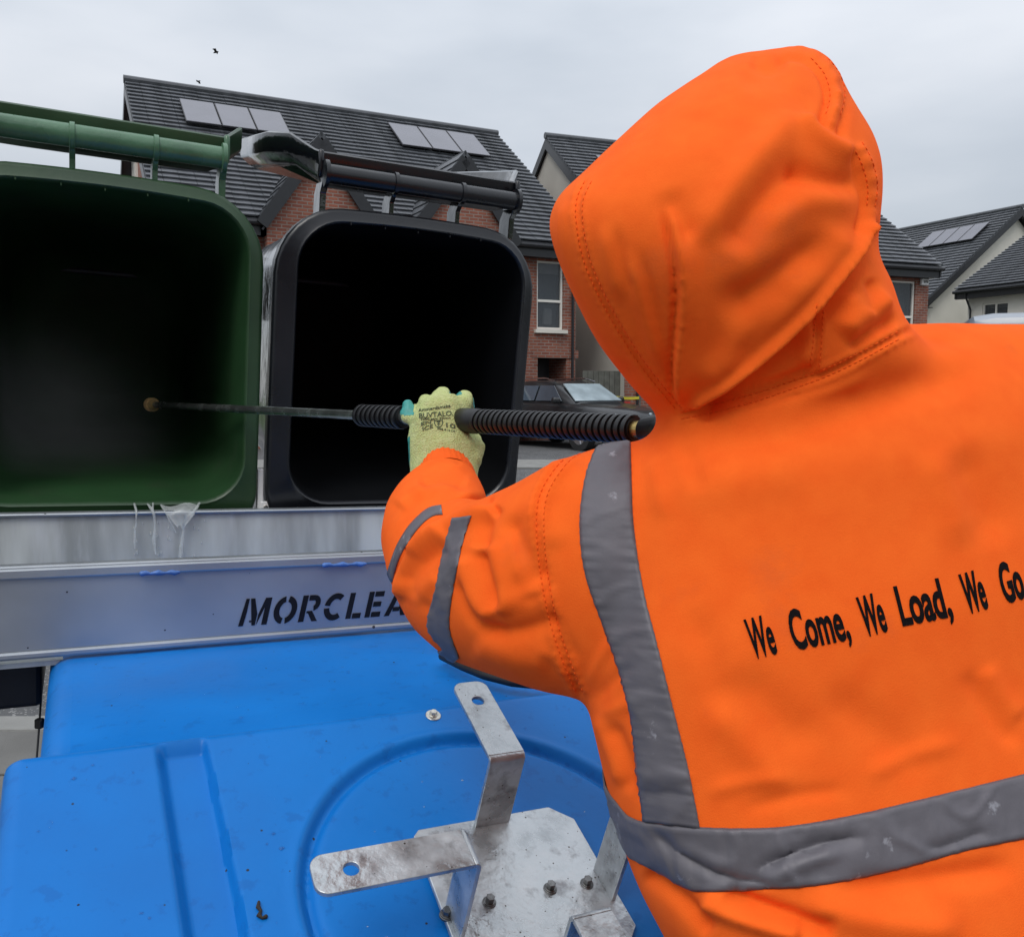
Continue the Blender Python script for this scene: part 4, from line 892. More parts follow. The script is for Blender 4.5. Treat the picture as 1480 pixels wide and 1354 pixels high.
# ------------------------------------------------------------------ spray lance
LA, LB = un(940, 621.5, .93), un(222, 585, 2.15); ld = nrm(LB-LA)
lp = lambda px: (lambda k: LA+(LB-LA)*k)((lambda a, b, x: (lambda w: w)(((x-a)*(1/2.15))/((x-a)*(1/2.15)+(b-x)*(1/.93)))) (940, 222, px))
lance = root('spray_lance', A(LA[0]+.2, LA[1], 0), 'long steel pressure washer lance with ribbed black grips held by the gloved hand', 'lance')
mb = MB(); mb.tube([lp(912), lp(640), lp(520)], .0105, 14); mb.tube([lp(522), lp(222)], .0078, 16); build('tube', mb, M_lance, lance, auto=50)
la_ = nrm(np.cross(ld, A(0, 0, 1))); lb_ = np.cross(la_, ld)
def grip(x0, x1, n, r):
    a, b = lp(x0), lp(x1); mb = MB(); mb.tube([a, b], r*.80, 20); g = build('grip', mb, M_grip, lance, auto=50)
    ln = np.linalg.norm(b-a); p = ln/n
    mb = MB(); N = 26; th = p*.30
    # each rib is a flattened ring, cut away a little on top and below
    prof = lambda t: r*(1+.02*math.cos(4*t))
    mb.loft([[A(0, 0, 0)+ld*k+f*prof(2*math.pi*i/N)*(math.cos(2*math.pi*i/N)*la_+math.sin(2*math.pi*i/N)*lb_) for i in range(N)] for k, f in ((-th, .78), (-th, .97), (-th*.5, 1.0), (th*.5, 1.0), (th, .97), (th, .78))])
    base = BASE[g]; BASE[g] = np.zeros(3); r0 = build('rib', mb, M_grip, g, auto=45); BASE[g] = base
    for k in range(n):
        q = a+(b-a)*(k+.5)/n
        if k == 0: r0.location = q-base
        else: copy(r0, g, q-base)
    for sg in (-1, 1):
        mb = MB(); mb.box((a+b)/2+lb_*sg*r*.90, ld*ln/2, la_*.004, lb_*r*.05); build('spine', mb, M_grip, g)
grip(918, 690, 28, .0158); grip(584, 521, 9, .0172)
mb = MB(); mb.tube([lp(694), lp(690), lp(668), lp(664)], [.0150, .0168, .0168, .014], 24); build('collar', mb, M_grip, lance, auto=50)
mb = MB(); mb.tube([lp(936), lp(917)], .0070, 6); mb.tube([lp(927), lp(917)], .0094, 18); build('coupling', mb, M_brass, lance)
gp_ = lp(930); mb = MB(); mb.tube([gp_-ld*.0, gp_-ld*.04, gp_-ld*.13, gp_-ld*.20], [.0125, .020, .024, .020], 18); gun = build('gun_body', mb, M_grip, lance, smooth=True)
hd = nrm(-ld*.35+A(0, 0, -1)); mb = MB(); q = gp_-ld*.17; mb.tube([q, q+hd*.06, q+hd*.13], [.020, .018, .019], 14, round_=True); build('gun_handle', mb, M_grip, gun, smooth=True)
mb = MB(); q = gp_-ld*.11+A(0, 0, -.02); mb.tube([q, q+hd*.05+ld*.01, q+hd*.10], .006, 10, round_=True); build('trigger', mb, M_grip, gun, smooth=True)
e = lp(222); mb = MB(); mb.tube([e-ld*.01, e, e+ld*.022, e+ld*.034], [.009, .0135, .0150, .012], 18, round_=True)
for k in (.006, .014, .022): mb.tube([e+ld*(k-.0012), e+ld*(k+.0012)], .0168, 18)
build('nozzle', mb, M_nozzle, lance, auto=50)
STROKES = '''
# --- hood
stroke([(848,258),(836,290),(838,325),(847,372),(864,415),(886,458),(908,495),(930,528),(955,560),(985,594)],4,2.2,'s',.02,per=13)
stroke([(822,285),(812,320),(816,360),(830,405),(850,450),(875,495),(905,540)],14,2.5,'g',.1)
stroke([(958,292),(968,335),(977,385),(980,430),(977,480),(973,535),(978,592)],9,6.5,'f',.15)
stroke([(985,330),(1000,400),(1003,470),(995,540),(985,590)],16,4.5,'g',.2)
stroke([(905,355),(922,420),(940,480),(962,545)],10,3.2,'g',.25)
stroke([(922,350),(940,420),(955,480),(970,550)],7,-2.6,'g',.25)
stroke([(872,320),(882,380),(902,440)],10,2.4,'g',.3)
stroke([(890,320),(900,380),(920,440)],8,-2.2,'g',.3)
# big lap at the bottom of the bag of the hood
stroke([(1266,318),(1246,352),(1206,408),(1158,466),(1098,522),(1040,566),(1000,594)],13,-13,'f',.05)
stroke([(1240,330),(1190,385),(1120,450),(1060,510),(1010,565)],22,7,'g',.12)
stroke([(1205,335),(1150,385),(1090,425),(1030,455)],26,-10,'g',.25)
stroke([(1150,400),(1100,470),(1050,530)],16,-4.5,'g',.25)
# soft diagonal folds over the side
stroke([(1005,360),(1040,300),(1085,240),(1130,190),(1165,150)],24,6.5,'g',.2)
stroke([(1050,370),(1090,310),(1135,255),(1175,215)],24,-8,'g',.2)
stroke([(1010,350),(985,320),(960,270)],20,-4,'g',.3)
stroke([(1240,226),(1205,214),(1172,190),(1160,160)],13,8,'g',.2)
stroke([(1255,262),(1210,262),(1165,250),(1135,240)],17,-8,'g',.2)
stroke([(1100,340),(1150,300),(1200,290),(1250,300)],22,4.5,'g',.3)
stroke([(1060,120),(1100,108),(1150,112)],20,-4,'g',.3)
stroke([(1082,84),(1112,92),(1140,82)],11,-7,'g',.2)
# centre seam
stroke([(1128,70),(1160,72),(1185,84),(1202,106),(1211,138),(1203,168),(1197,190)],8,3.0,'g',.10,per=23)
stroke([(1122,82),(1155,84),(1176,95),(1190,114),(1196,140),(1190,168),(1186,190)],5,-5,'g',.08)
stroke([(1215,110),(1226,142),(1220,176),(1212,200)],6,-4.5,'g',.1)
stroke([(1238,206),(1252,232),(1262,268),(1260,305),(1248,345)],8,3.2,'g',.1,per=26)
stroke([(1226,214),(1240,240),(1249,272),(1247,308),(1236,345)],5,-4.5,'g',.1)
# neck under the bag
stroke([(1188,436),(1184,470),(1181,505),(1178,536)],4,2.6,'s',.06,per=12)
stroke([(1170,450),(1166,490),(1160,530)],9,3.5,'g',.2)
stroke([(1215,490),(1240,462),(1268,440),(1296,432)],15,7,'g',.2)
stroke([(1225,508),(1255,486),(1285,466),(1305,462)],9,-7,'g',.2)
stroke([(1258,400),(1262,430),(1250,456)],10,-5,'g',.2)
stroke([(1230,420),(1228,450),(1214,480)],12,4,'g',.25)
stroke([(984,600),(1040,588),(1090,575),(1140,558),(1190,540),(1245,514),(1300,484),(1325,474)],4.5,3.2,'s',.02,per=14)
stroke([(1000,590),(1060,575),(1120,556),(1190,528)],8,-6,'g',.15)
# --- shoulders and back
stroke([(950,616),(1020,610),(1110,594),(1190,568),(1270,532)],16,4.5,'g',.15)
stroke([(945,650),(1030,645),(1130,628),(1230,596),(1330,560),(1450,535)],24,-5,'g',.2)
stroke([(960,700),(1060,690),(1180,665)],40,3.5,'g',.3)
stroke([(1380,640),(1420,720),(1440,800)],30,-4.5,'g',.3)
stroke([(1340,640),(1370,720),(1395,800)],26,4.0,'g',.3)
stroke([(1060,960),(1120,1030),(1190,1090)],30,-4,'g',.3)
stroke([(1020,1000),(1080,1080),(1150,1150)],26,3.5,'g',.3)
stroke([(1180,990),(1270,1060),(1350,1130)],30,-3.5,'g',.3)
stroke([(1395,965),(1418,1010),(1452,1058),(1480,1075)],14,-3,'g',.2)
stroke([(1420,960),(1446,1005),(1480,1040)],16,3,'g',.2)
stroke([(1000,870),(1030,960),(1050,1050)],22,-3,'g',.3)
stroke([(880,1040),(905,1100),(915,1150)],12,-5,'g',.2)
stroke([(860,1030),(885,1090),(900,1140)],10,4,'g',.2)
# waist
stroke([(935,1195),(985,1235),(1060,1270),(1130,1276)],8,-4.5,'g',.15)
stroke([(1075,1266),(1130,1240),(1200,1215),(1260,1208)],9,-4.0,'g',.2)
stroke([(1095,1280),(1150,1250),(1220,1228)],9,3.5,'g',.2)
stroke([(1330,1230),(1370,1222),(1430,1198)],9,-3.5,'g',.2)
stroke([(1010,1296),(1075,1325),(1160,1350)],15,9,'g',.1)
stroke([(1045,1288),(1115,1316),(1210,1345)],13,-10,'g',.1)
stroke([(930,1258),(985,1300),(1030,1350)],12,-7,'g',.1)
stroke([(1150,1300),(1260,1330),(1400,1345)],26,7,'g',.2)
stroke([(1200,1285),(1330,1272),(1480,1250)],18,-6,'g',.2)
# --- sleeve
stroke([(850,645),(815,668),(786,712),(780,760),(786,830),(800,900),(820,960),(842,1010)],4.5,3.0,'s',.03,per=13)
stroke([(830,650),(798,690),(770,735),(766,790),(775,850)],18,4.5,'g',.2)
stroke([(694,792),(698,822),(708,852),(722,884)],10,-7.5,'g',.15)
stroke([(712,780),(722,820),(730,862),(722,892)],13,5.5,'g',.15)
stroke([(668,800),(676,845),(694,878),(716,894)],11,5,'g',.15)
stroke([(660,830),(672,876),(700,908),(740,918)],9,-4.5,'g',.2)
stroke([(735,740),(750,780),(772,815),(790,850)],16,-6,'g',.2)
stroke([(760,720),(790,760),(806,800)],18,3.5,'g',.3)
stroke([(716,728),(700,760),(694,792)],11,-7,'g',.1)
stroke([(690,900),(730,915),(780,905),(812,885)],14,-5.5,'g',.2)
stroke([(680,930),(740,950),(800,955)],20,4,'g',.2)
stroke([(700,870),(750,868),(800,845)],16,3.5,'g',.25)
# small pulls round the armpit, cuff and waist
stroke([(846,1000),(870,950),(905,900)],9,2.4,'g',.3)
stroke([(852,1020),(884,985),(925,955)],9,-2.6,'g',.3)
stroke([(856,1040),(900,1020),(950,1005)],10,2.4,'g',.3)
stroke([(838,960),(812,915),(800,880)],9,-2.4,'g',.3)
stroke([(830,985),(800,948),(770,930)],8,2.2,'g',.3)
stroke([(900,1130),(960,1120),(1010,1130)],9,2.0,'g',.3)
stroke([(905,1150),(960,1145),(1000,1150)],8,-2.0,'g',.3)
stroke([(1010,1150),(1080,1130),(1160,1125)],12,2.2,'g',.3)
stroke([(1060,1175),(1150,1150),(1240,1140)],12,-2.2,'g',.3)
stroke([(1240,1130),(1320,1090),(1400,1070)],14,2.4,'g',.3)
stroke([(620,700),(650,712),(686,706)],7,-2.2,'g',.3)
stroke([(612,676),(645,668),(680,682)],6,1.8,'g',.3)
stroke([(735,760),(742,800),(752,850)],8,2.6,'g',.3)
stroke([(745,870),(780,860),(806,830)],8,-2.4,'g',.3)
stroke([(590,840),(610,870),(640,890)],8,-2.2,'g',.3)
stroke([(975,640),(1000,670),(1010,720)],14,-2.4,'g',.3)
stroke([(930,645),(950,700),(960,760)],14,2.2,'g',.3)
# elbow: upper part lapping over the forearm
stroke([(716,724),(684,730),(650,744),(618,766),(592,796),(572,832),(562,862)],12,11,'f',.05)
stroke([(655,790),(628,800),(600,822),(585,850)],11,-6,'g',.2)
stroke([(650,768),(622,780),(596,804)],10,5.5,'g',.2)
stroke([(640,830),(615,850),(598,878)],12,3.5,'g',.25)
# forearm
stroke([(606,700),(640,688),(676,700)],13,-6,'g',.15)
stroke([(592,722),(630,706),(676,716),(700,722)],11,5,'g',.2)
stroke([(610,664),(640,656),(668,668)],6,-3.0,'g',.05)
stroke([(575,735),(590,715),(612,700)],12,4,'g',.2)
'''

# ------------------------------------------------------------------ the person
PB = un(1330, 1200, .80); person = root('person', A(PB[0], PB[1], 0), 'person in hooded orange sweatshirt with grey reflective tape, seen from behind, gripping the lance', 'person')
LAT = nrm(.91*RT+.16*UP+.36*FW); DEP = nrm(FW-.42*RT); DEP = nrm(DEP-(DEP@LAT)*LAT); SPN = np.cross(DEP, LAT)*-1
def ell(c, ax1, ax2, a, b, n=40, e=2.0):
    out = []
    for i in range(n):
        t = 2*math.pi*i/n; x, y = math.cos(t), math.sin(t)
        out.append(c+ax1*a*math.copysign(abs(x)**(2/e), x)+ax2*b*math.copysign(abs(y)**(2/e), y))
    return out
def closed(rings):
    """end rings are closed by shrinking fans"""
    f = lambda r: [np.mean(r, 0)+(p-np.mean(r, 0))*.35 for p in r]
    mb = MB(); mb.loft([f(rings[0])]+rings+[f(rings[-1])]); return mb
pieces = []
# hood: rows of the outline (y, left, right, depth of the middle, half thickness)
HOOD = [(69, 1128, 1162, .80, .020), (76, 1078, 1192, .795, .045), (90, 1040, 1207, .79, .066), (115, 1000, 1220, .785, .088), (150, 948, 1237, .78, .106), (190, 905, 1262, .775, .119), (225, 868, 1273, .77, .127), (255, 838, 1275, .77, .132), (280, 809, 1274, .77, .135),
        (305, 796, 1272, .77, .136), (335, 795, 1269, .77, .137), (370, 806, 1268, .772, .136), (405, 820, 1262, .775, .133), (440, 836, 1258, .78, .128), (475, 852, 1245, .785, .122), (510, 874, 1228, .79, .114), (545, 900, 1205, .795, .106), (575, 926, 1180, .80, .098), (600, 952, 1150, .81, .088), (615, 975, 1120, .815, .075)]
rings = []
for y, l, r, z, hz in HOOD:
    c = un((l+r)/2, y, z); a = (r-l)/2/FPX*z*.992; rings.append(ell(c, RT, nrm(c-CAM), a, hz, 48, 2.15))
pieces.append(closed(rings))
# neck roll behind and below the hood
rings = []
for y, l, r, z, hz in [(345, 1130, 1258, .775, .070), (375, 1120, 1272, .775, .085), (405, 1105, 1290, .775, .095), (435, 1090, 1298, .775, .100), (462, 1070, 1307, .78, .104), (485, 1055, 1326, .785, .106), (515, 1040, 1350, .79, .106), (560, 1010, 1350, .80, .10)]:
    c = un((l+r)/2, y, z); a = (r-l)/2/FPX*z; rings.append(ell(c, RT, nrm(c-CAM), a, hz, 40, 2.2))
pieces.append(closed(rings))
# torso: (left outline px, left outline py, half width, half depth, depth)
TOR = [((985, 560), .165, .085, .83), ((940, 625), .225, .105, .835), ((890, 700), .262, .125, .835), ((862, 800), .276, .138, .835), ((850, 910), 0.304, .145, .83), ((852, 1030), 0.308, .148, .825), ((874, 1120), 0.310, .150, .815), ((893, 1195), 0.312, .152, .805), ((918, 1262), 0.312, .155, .795), ((965, 1354), .290, .158, .785), ((1010, 1470), .28, .155, .775), ((1050, 1580), .24, .14, .77)]
rings = []; TC = []
for (lx, ly), a, b, z in TOR:
    c = un(lx, ly, z)+LAT*a*.95
    for _ in range(12):
        rg = ell(c, LAT, DEP, a, b, 56, 2.35); q = proj(np.array(rg)); i = q[:, 0].argmin()
        c = c+RT*(lx-q[i, 0])*q[i, 2]/FPX+UP*(q[i, 1]-ly)*q[i, 2]/FPX
        c = c+FW*(z-((c-CAM)@FW))*.6
    rings.append(rg); TC.append(c)
pieces.append(closed(rings))
# yoke over the right shoulder
def limb(secs, n=36, e=2.1):
    rings = []; prev = None
    cs = [un((a[0]+b[0])/2, (a[1]+b[1])/2, z) for a, b, z, _ in secs]
    for i, (a, b, z, d) in enumerate(secs):
        v = un(*a, z)-un(*b, z); t = nrm(cs[min(i+1, len(cs)-1)]-cs[max(i-1, 0)]); a1 = nrm(v); a2 = np.cross(a1, t)
        a2 = nrm(a2-(a2@a1)*a1) if np.linalg.norm(a2) > .2 else FW
        if a2@FW < 0: a2 = -a2
        rings.append(ell(cs[i], a1, a2, np.linalg.norm(v)/2*.985, d, n, e))
    return closed(rings)
SLEEVE = [((965, 640), (930, 1000), .815, .085), ((885, 634), (856, 1012), .80, .095), ((830, 657), (800, 1000), .815, .096), ((780, 694), (742, 982), .85, .090), ((735, 716), (688, 966), .895, .084), ((713, 724), (640, 936), .94, .078), ((708, 727), (600, 892), .975, .073)]
pieces.append(limb(SLEEVE))
FORE = [((716, 770), (610, 912), .975, .070), ((715, 750), (572, 858), 1.00, .066), ((714, 742), (552, 800), 1.035, .060), ((711, 734), (553, 755), 1.07, .054), ((704, 716), (566, 727), 1.11, .047), ((696, 702), (587, 704), 1.14, .041), ((689, 694), (602, 693), 1.16, .036)]
pieces.append(limb(FORE))
# right sleeve, reaching forward to the trigger
RS = un(1590, 604, .92)
GUN = gp_-ld*.165-A(0, 0, .075)
RE = RS+A(.115, .10, -.25); RWr = GUN+nrm(RE-GUN)*.075
def bone(p, q, m, r, n=28): mb = MB(); mb.tube(list(p_ for p_ in m), r, n, round_=True); return mb
pieces.append(bone(0, 0, [un(1130, 610, .83), un(1270, 586, .835), un(1340, 582, .845), un(1410, 584, .86), un(1500, 594, .89)], [.080, .074, .076, .078, .088]))
pieces.append(bone(0, 0, [RS-LAT*.06, RS+(RE-RS)*.35, RE, RE+(RWr-RE)*.5, RWr], [.098, .092, .075, .062, .045]))
pieces.append(bone(0, 0, [un(1120, 82, .80), un(1148, 77, .80), un(1178, 83, .785), (un(1202, 108, .76)), un(1211, 140, .725), un(1204, 172, .690)], [.006, .0085, .0085, .0085, .008, .005], 12))
pieces.append(bone(0, 0, [un(1030, 102, .79), un(1062, 91, .79), un(1085, 88, .79), un(1104, 92, .79)], [.006, .0105, .010, .006], 12))
pm = MB()
for p in pieces: pm.add(p.v, p.f)
tmp = build('hoodie_source', pm, M_hood)
rm = tmp.modifiers.new('r', 'REMESH'); rm.mode = 'VOXEL'; rm.voxel_size = .0052; rm.adaptivity = 0
dg = bpy.context.evaluated_depsgraph_get(); em = tmp.evaluated_get(dg).to_mesh()
def arrays(me):
    v = np.empty(len(me.vertices)*3); me.vertices.foreach_get('co', v); e = np.empty(len(me.edges)*2, int); me.edges.foreach_get('vertices', e); return v.reshape(-1, 3), e.reshape(-1, 2)
def smooth_v(v, e, n, lam=.5, w=None):
    deg = np.bincount(e.ravel(), minlength=len(v)).astype(float)[:, None]
    for _ in range(n):
        s = np.stack([np.bincount(e[:, 0], v[e[:, 1], k], len(v))+np.bincount(e[:, 1], v[e[:, 0], k], len(v)) for k in range(3)], 1)/deg
        v = v+(s-v)*(lam if w is None else lam*w[:, None])
    return v
v, e = arrays(em); v = smooth_v(v, e, 14, .6)
faces = [tuple(p.vertices) for p in em.polygons]; tmp.evaluated_get(dg).to_mesh_clear()
bpy.data.objects.remove(tmp)
me = bpy.data.meshes.new('hoodie'); me.from_pydata(v.tolist(), [], faces)
# opening of the hood, away from the camera
ho = bpy.data.objects.new('hoodie', me); COL.objects.link(ho)
cav = MB(); FACE = nrm(-.80*RT+.62*FW-.15*UP); HC = un(1015, 350, .79); fx = nrm(np.cross(FACE, UP)); fy = np.cross(fx, FACE)
cav.loft([ell(HC+FACE*k+UP*dz, fx, nrm(fy), a, b, 32) for k, a, b, dz in ((-.075, .03, .04, 0), (-.055, .070, .085, 0), (-.02, .090, .110, 0), (.03, .098, .125, 0), (.09, .100, .135, 0), (.20, .108, .145, 0), (.3, .115, .155, 0))])
co = build('cavity', cav, M_hood)
bo = ho.modifiers.new('b', 'BOOLEAN'); bo.operation = 'DIFFERENCE'; bo.object = co; bo.solver = 'EXACT'
ss = ho.modifiers.new('s', 'SUBSURF'); ss.levels = 1; ss.render_levels = 1
dg = bpy.context.evaluated_depsgraph_get(); dg.update(); em = bpy.data.meshes.new_from_object(ho.evaluated_get(dg)); ho.modifiers.clear(); bpy.data.objects.remove(co)
ho.data = em; bpy.data.meshes.remove(me); me = em
if 'hoodie' not in [m.name for m in [me]]: me.name = 'hoodie'
v, e = arrays(me); N = len(v)
def normals():
    nn = np.empty(N*3); me.vertices.foreach_get('co', nn); me.update(); q = np.empty(N*3); me.vertices.foreach_get('normal', q); return q.reshape(-1, 3)
def put(): me.vertices.foreach_set('co', v.ravel()); me.update()
put(); nv = normals()
pp = proj(v); view = (v-CAM)/np.linalg.norm(v-CAM, axis=1)[:, None]; face = np.clip(-(nv*view).sum(1)*2.2+.15, 0, 1)
DISP = np.zeros(N)
def stroke(pts, sig, amp, kind='g', taper=.12, z=None, per=0, face_w=True):
    """a fold, seam or crease pressed into the cloth along a traced line; sig in traced px, amp in mm"""
    P = np.array(pts, float)
    # Catmull-Rom through the points
    Q = [];
    for i in range(len(P)-1):
        p0, p1, p2, p3 = P[max(i-1, 0)], P[i], P[i+1], P[min(i+2, len(P)-1)]
        for t in np.linspace(0, 1, 7)[:-1]: Q.append(.5*((2*p1)+(-p0+p2)*t+(2*p0-5*p1+4*p2-p3)*t*t+(-p0+3*p1-3*p2+p3)*t**3))
    Q.append(P[-1]); Q = np.array(Q); lo, hi = Q.min(0)-4*sig, Q.max(0)+4*sig
    ok = np.where((pp[:, 0] > lo[0]) & (pp[:, 0] < hi[0]) & (pp[:, 1] > lo[1]) & (pp[:, 1] < hi[1]) & (face > 0))[0]
    if z is not None: ok = ok[(pp[ok, 2] > z[0]) & (pp[ok, 2] < z[1])]
    x = pp[ok, :2]; best = np.full(len(ok), 1e9); sd = np.zeros(len(ok)); al = np.zeros(len(ok)); seg = np.linalg.norm(np.diff(Q, axis=0), axis=1); cum = np.r_[0, np.cumsum(seg)]
    for i in range(len(Q)-1):
        d = Q[i+1]-Q[i]; L2 = d@d
        if L2 < 1e-9: continue
        t = np.clip(((x-Q[i])@d)/L2, 0, 1); r = x-Q[i]-t[:, None]*d; dd = np.hypot(r[:, 0], r[:, 1]); m = dd < best
        best[m] = dd[m]; sd[m] = np.sign(d[0]*r[m, 1]-d[1]*r[m, 0])*dd[m]; al[m] = cum[i]+t[m]*seg[i]
    tot = cum[-1]; f = al/tot; w = np.clip(f/max(taper, 1e-3), 0, 1)*np.clip((1-f)/max(taper, 1e-3), 0, 1); w = w*w*(3-2*w)
    if kind == 'g': k = np.exp(-(sd/sig)**2)
    elif kind == 'f': k = np.exp(-((sd+sig*.9)/sig)**2)-.95*np.exp(-((sd-sig*.35)/(sig*.55))**2)   # cloth lapping over: ridge left of the line, crease on it
    elif kind == 's': k = -np.exp(-(sd/sig)**2)*.8+.5*np.exp(-((np.abs(sd)-sig*2)/sig)**2)          # seam
    if per: k = k*(1+.32*np.sin(al*2*math.pi/per+.6*np.sin(al*.31)))
    DISP[ok] += amp*.001*k*w*(face[ok] if face_w else 1)
exec(STROKES)
# soft unevenness of the cloth
nz = np.array([mnoise.noise(Vector(p*11))*.55+mnoise.noise(Vector(p*27+3))*.25 for p in v[::1]]) if N < 450000 else np.zeros(N)
DISP += nz*.0014
v = v+nv*DISP[:, None]; v = smooth_v(v, e, 1, .35); put()
me.materials.clear(); me.materials.append(M_hood)
me.polygons.foreach_set('use_smooth', [True]*len(me.polygons)); me.polygons.foreach_set('material_index', [0]*len(me.polygons))
v -= BASE[person]; put(); ho.parent = person; BASE[ho] = BASE[person]; v += BASE[person]
print('HOODIE verts', N)
tri = np.empty(len(me.loops), int); me.loops.foreach_get('vertex_index', tri)
bvh = BVHTree.FromPolygons([tuple(p) for p in v], [tuple(p.vertices) for p in me.polygons])
def cast(px, py, near=None):
    d = un(px, py, 1.)-CAM; d = d/np.linalg.norm(d); h = bvh.ray_cast(Vector(CAM), Vector(d))
    return h[0], h[1]
def strip(name, left, right, m=14, step=5., off=.0016, march=((0, 0), (0, 0)), wr=.0007, par=None, mtl=None, rows_dir=None, pucker=True):
    """cloth tape between two traced edges, laid on the sweatshirt; march carries an end on round the hidden side"""
    def res(P, n):
        P = np.array(P, float); Q = []
        for i in range(len(P)-1):
            p0, p1, p2, p3 = P[max(i-1, 0)], P[i], P[i+1], P[min(i+2, len(P)-1)]
            for t in np.linspace(0, 1, 12)[:-1]: Q.append(.5*((2*p1)+(-p0+p2)*t+(2*p0-5*p1+4*p2-p3)*t*t+(-p0+3*p1-3*p2+p3)*t**3))
        Q.append(P[-1]); Q = np.array(Q); c = np.r_[0, np.cumsum(np.linalg.norm(np.diff(Q, axis=0), axis=1))]; s = np.linspace(0, c[-1], n); return np.stack([np.interp(s, c, Q[:, k]) for k in (0, 1)], 1)
    ln = max(np.linalg.norm(np.diff(np.array(left, float), axis=0), axis=1).sum(), np.linalg.norm(np.diff(np.array(right, float), axis=0), axis=1).sum()); n = int(ln/step)+2
    Lq, Rq = res(left, n), res(right, n); rows = []; lastz = .8
    for i in range(n):
        row = []
        for j in range(m+1):
            q = Lq[i]+(Rq[i]-Lq[i])*j/m; h = cast(*q)
            if h[0] is None:
                t = bvh.find_nearest(Vector(un(q[0], q[1], lastz))); row.append((A(*t[0]), A(*t[1])))
            else: row.append((A(*h[0]), A(*h[1]))); lastz = (row[-1][0]-CAM)@FW
        rows.append(row)
    def go(row, d, k):
        out = []; cur = [p for p, _ in row]
        for s_ in range(k):
            nx = []
            for p in cur:
                dd = d[min(s_*len(d)//max(k, 1), len(d)-1)]; t = bvh.find_nearest(Vector(p+dd*.012)); nx.append((A(*t[0]), A(*t[1])))
            out.append(nx); cur = [p for p, _ in nx]
        return out
    if march[0][1]: rows = go(rows[0], march[0][0], march[0][1])[::-1]+rows
    if march[1][1]: rows = rows+go(rows[-1], march[1][0], march[1][1])
    mb = MB(); G = []; sd0 = random.random()*50
    for i, row in enumerate(rows):
        g = []
        for j, (p, n_) in enumerate(row):
            ed = min(j, m-j)/m*2; k = off+wr*(mnoise.noise(Vector(p*38+A(sd0, 0, 0)))+.6*mnoise.noise(Vector(p*90))+1.6*(max(0, 1-7*abs(mnoise.noise(Vector(p*24+A(0, sd0, 0)))))-.25))*min(1, ed*3+.2)
            k += wr*1.5*(max(0, 1-5*abs(mnoise.noise(Vector((i*step/26., j/m*.9+i*step*.004, sd0)))))-.3)*(.5+.5*mnoise.noise(Vector((i*step/70., 7, sd0))))
            if pucker: k += .0011*math.sin(i*step*.42+1.5*math.sin(i*.37))*math.exp(-ed*3.5)*(.4+.6*abs(math.sin(i*.23)))
            if j in (0, m): k = max(.0002, k-off*.7)
            g.append(p+n_*max(k, .0003))
        G.append(g)
    mb.grid(G); o = build(name, mb, mtl or M_tape, par or ho, smooth=True); so = o.modifiers.new('thick', 'SOLIDIFY'); so.thickness = .0006; so.offset = 0
    return o
FWD = [FW]
strip('reflective_tape', [(866, 636), (846, 690), (838, 760), (846, 830), (870, 900), (895, 970), (912, 1040), (920, 1110), (930, 1186)], [(911, 633), (913, 700), (916, 760), (930, 850), (950, 930), (975, 1030), (995, 1110), (1012, 1196)], march=(([FW*.8+UP*.4, FW, FW*.6-UP*.8, -UP, -UP], 26), (0, 0)))
strip('reflective_tape', [(890, 1157), (908, 1177), (940, 1188), (1015, 1195), (1120, 1195), (1220, 1180), (1330, 1155), (1480, 1118), (1500, 1113)], [(912, 1240), (955, 1262), (1005, 1287), (1090, 1285), (1190, 1278), (1300, 1255), (1400, 1228), (1480, 1212), (1500, 1208)], m=18, off=.0022, wr=.0010, march=(([DEP-LAT*.6, DEP, DEP+LAT*.6, LAT], 36), ([LAT]*6+[LAT+DEP]*2+[DEP]*3, 52)), pucker=False)
strip('reflective_tape', [(654, 750), (640, 800), (630, 850), (618, 905), (640, 938)], [(682, 745), (668, 790), (656, 850), (650, 905), (664, 950)], m=12, march=((0, 0), ([FW], 14)))
strip('reflective_tape', [(638, 730), (622, 733), (606, 744), (588, 764), (572, 792), (560, 826)], [(640, 744), (626, 746), (611, 757), (594, 778), (578, 806), (567, 842)], m=6, off=.0014, wr=.0003, pucker=False)
# rows of stitches along the seams
M_stitch = mat('orange_thread', (.88, .12, .014), .8, var=.1, spec=.1)
def stitches(lines, gap=8.5, ln=5.0):
    mb = MB()
    for pts in lines:
        P = np.array(pts, float); Q = []
        for i in range(len(P)-1):
            p0, p1, p2, p3 = P[max(i-1, 0)], P[i], P[i+1], P[min(i+2, len(P)-1)]
            for t in np.linspace(0, 1, 12)[:-1]: Q.append(.5*((2*p1)+(-p0+p2)*t+(2*p0-5*p1+4*p2-p3)*t*t+(-p0+3*p1-3*p2+p3)*t**3))
        Q.append(P[-1]); Q = np.array(Q); c = np.r_[0, np.cumsum(np.linalg.norm(np.diff(Q, axis=0), axis=1))]; s0 = 0
        while s0 < c[-1]-ln:
            q = []
            for s_ in (s0, s0+ln*.5, s0+ln):
                h = cast(np.interp(s_, c, Q[:, 0]), np.interp(s_, c, Q[:, 1])); q.append(None if h[0] is None else A(*h[0])+A(*h[1])*.0003)
            if all(x is not None for x in q) and np.linalg.norm(q[2]-q[0]) < .012: mb.tube([q[0]-FW*0, q[1]+nrm(CAM-q[1])*.0004, q[2]], .00036, 5, round_=False)
            s0 += gap
    o = build('seam_stitching', mb, M_stitch, ho, smooth=True); tag(o, kind='stuff')
HEM = [(850,262),(838,290),(838,325),(847,372),(864,415),(886,458),(908,495),(930,528),(955,560),(980,590)]
sh_ = lambda L, dx, dy=0: [(x+dx, y+dy) for x, y in L]
COLR = [(984,600),(1040,588),(1090,575),(1140,558),(1190,540),(1245,514),(1300,484)]
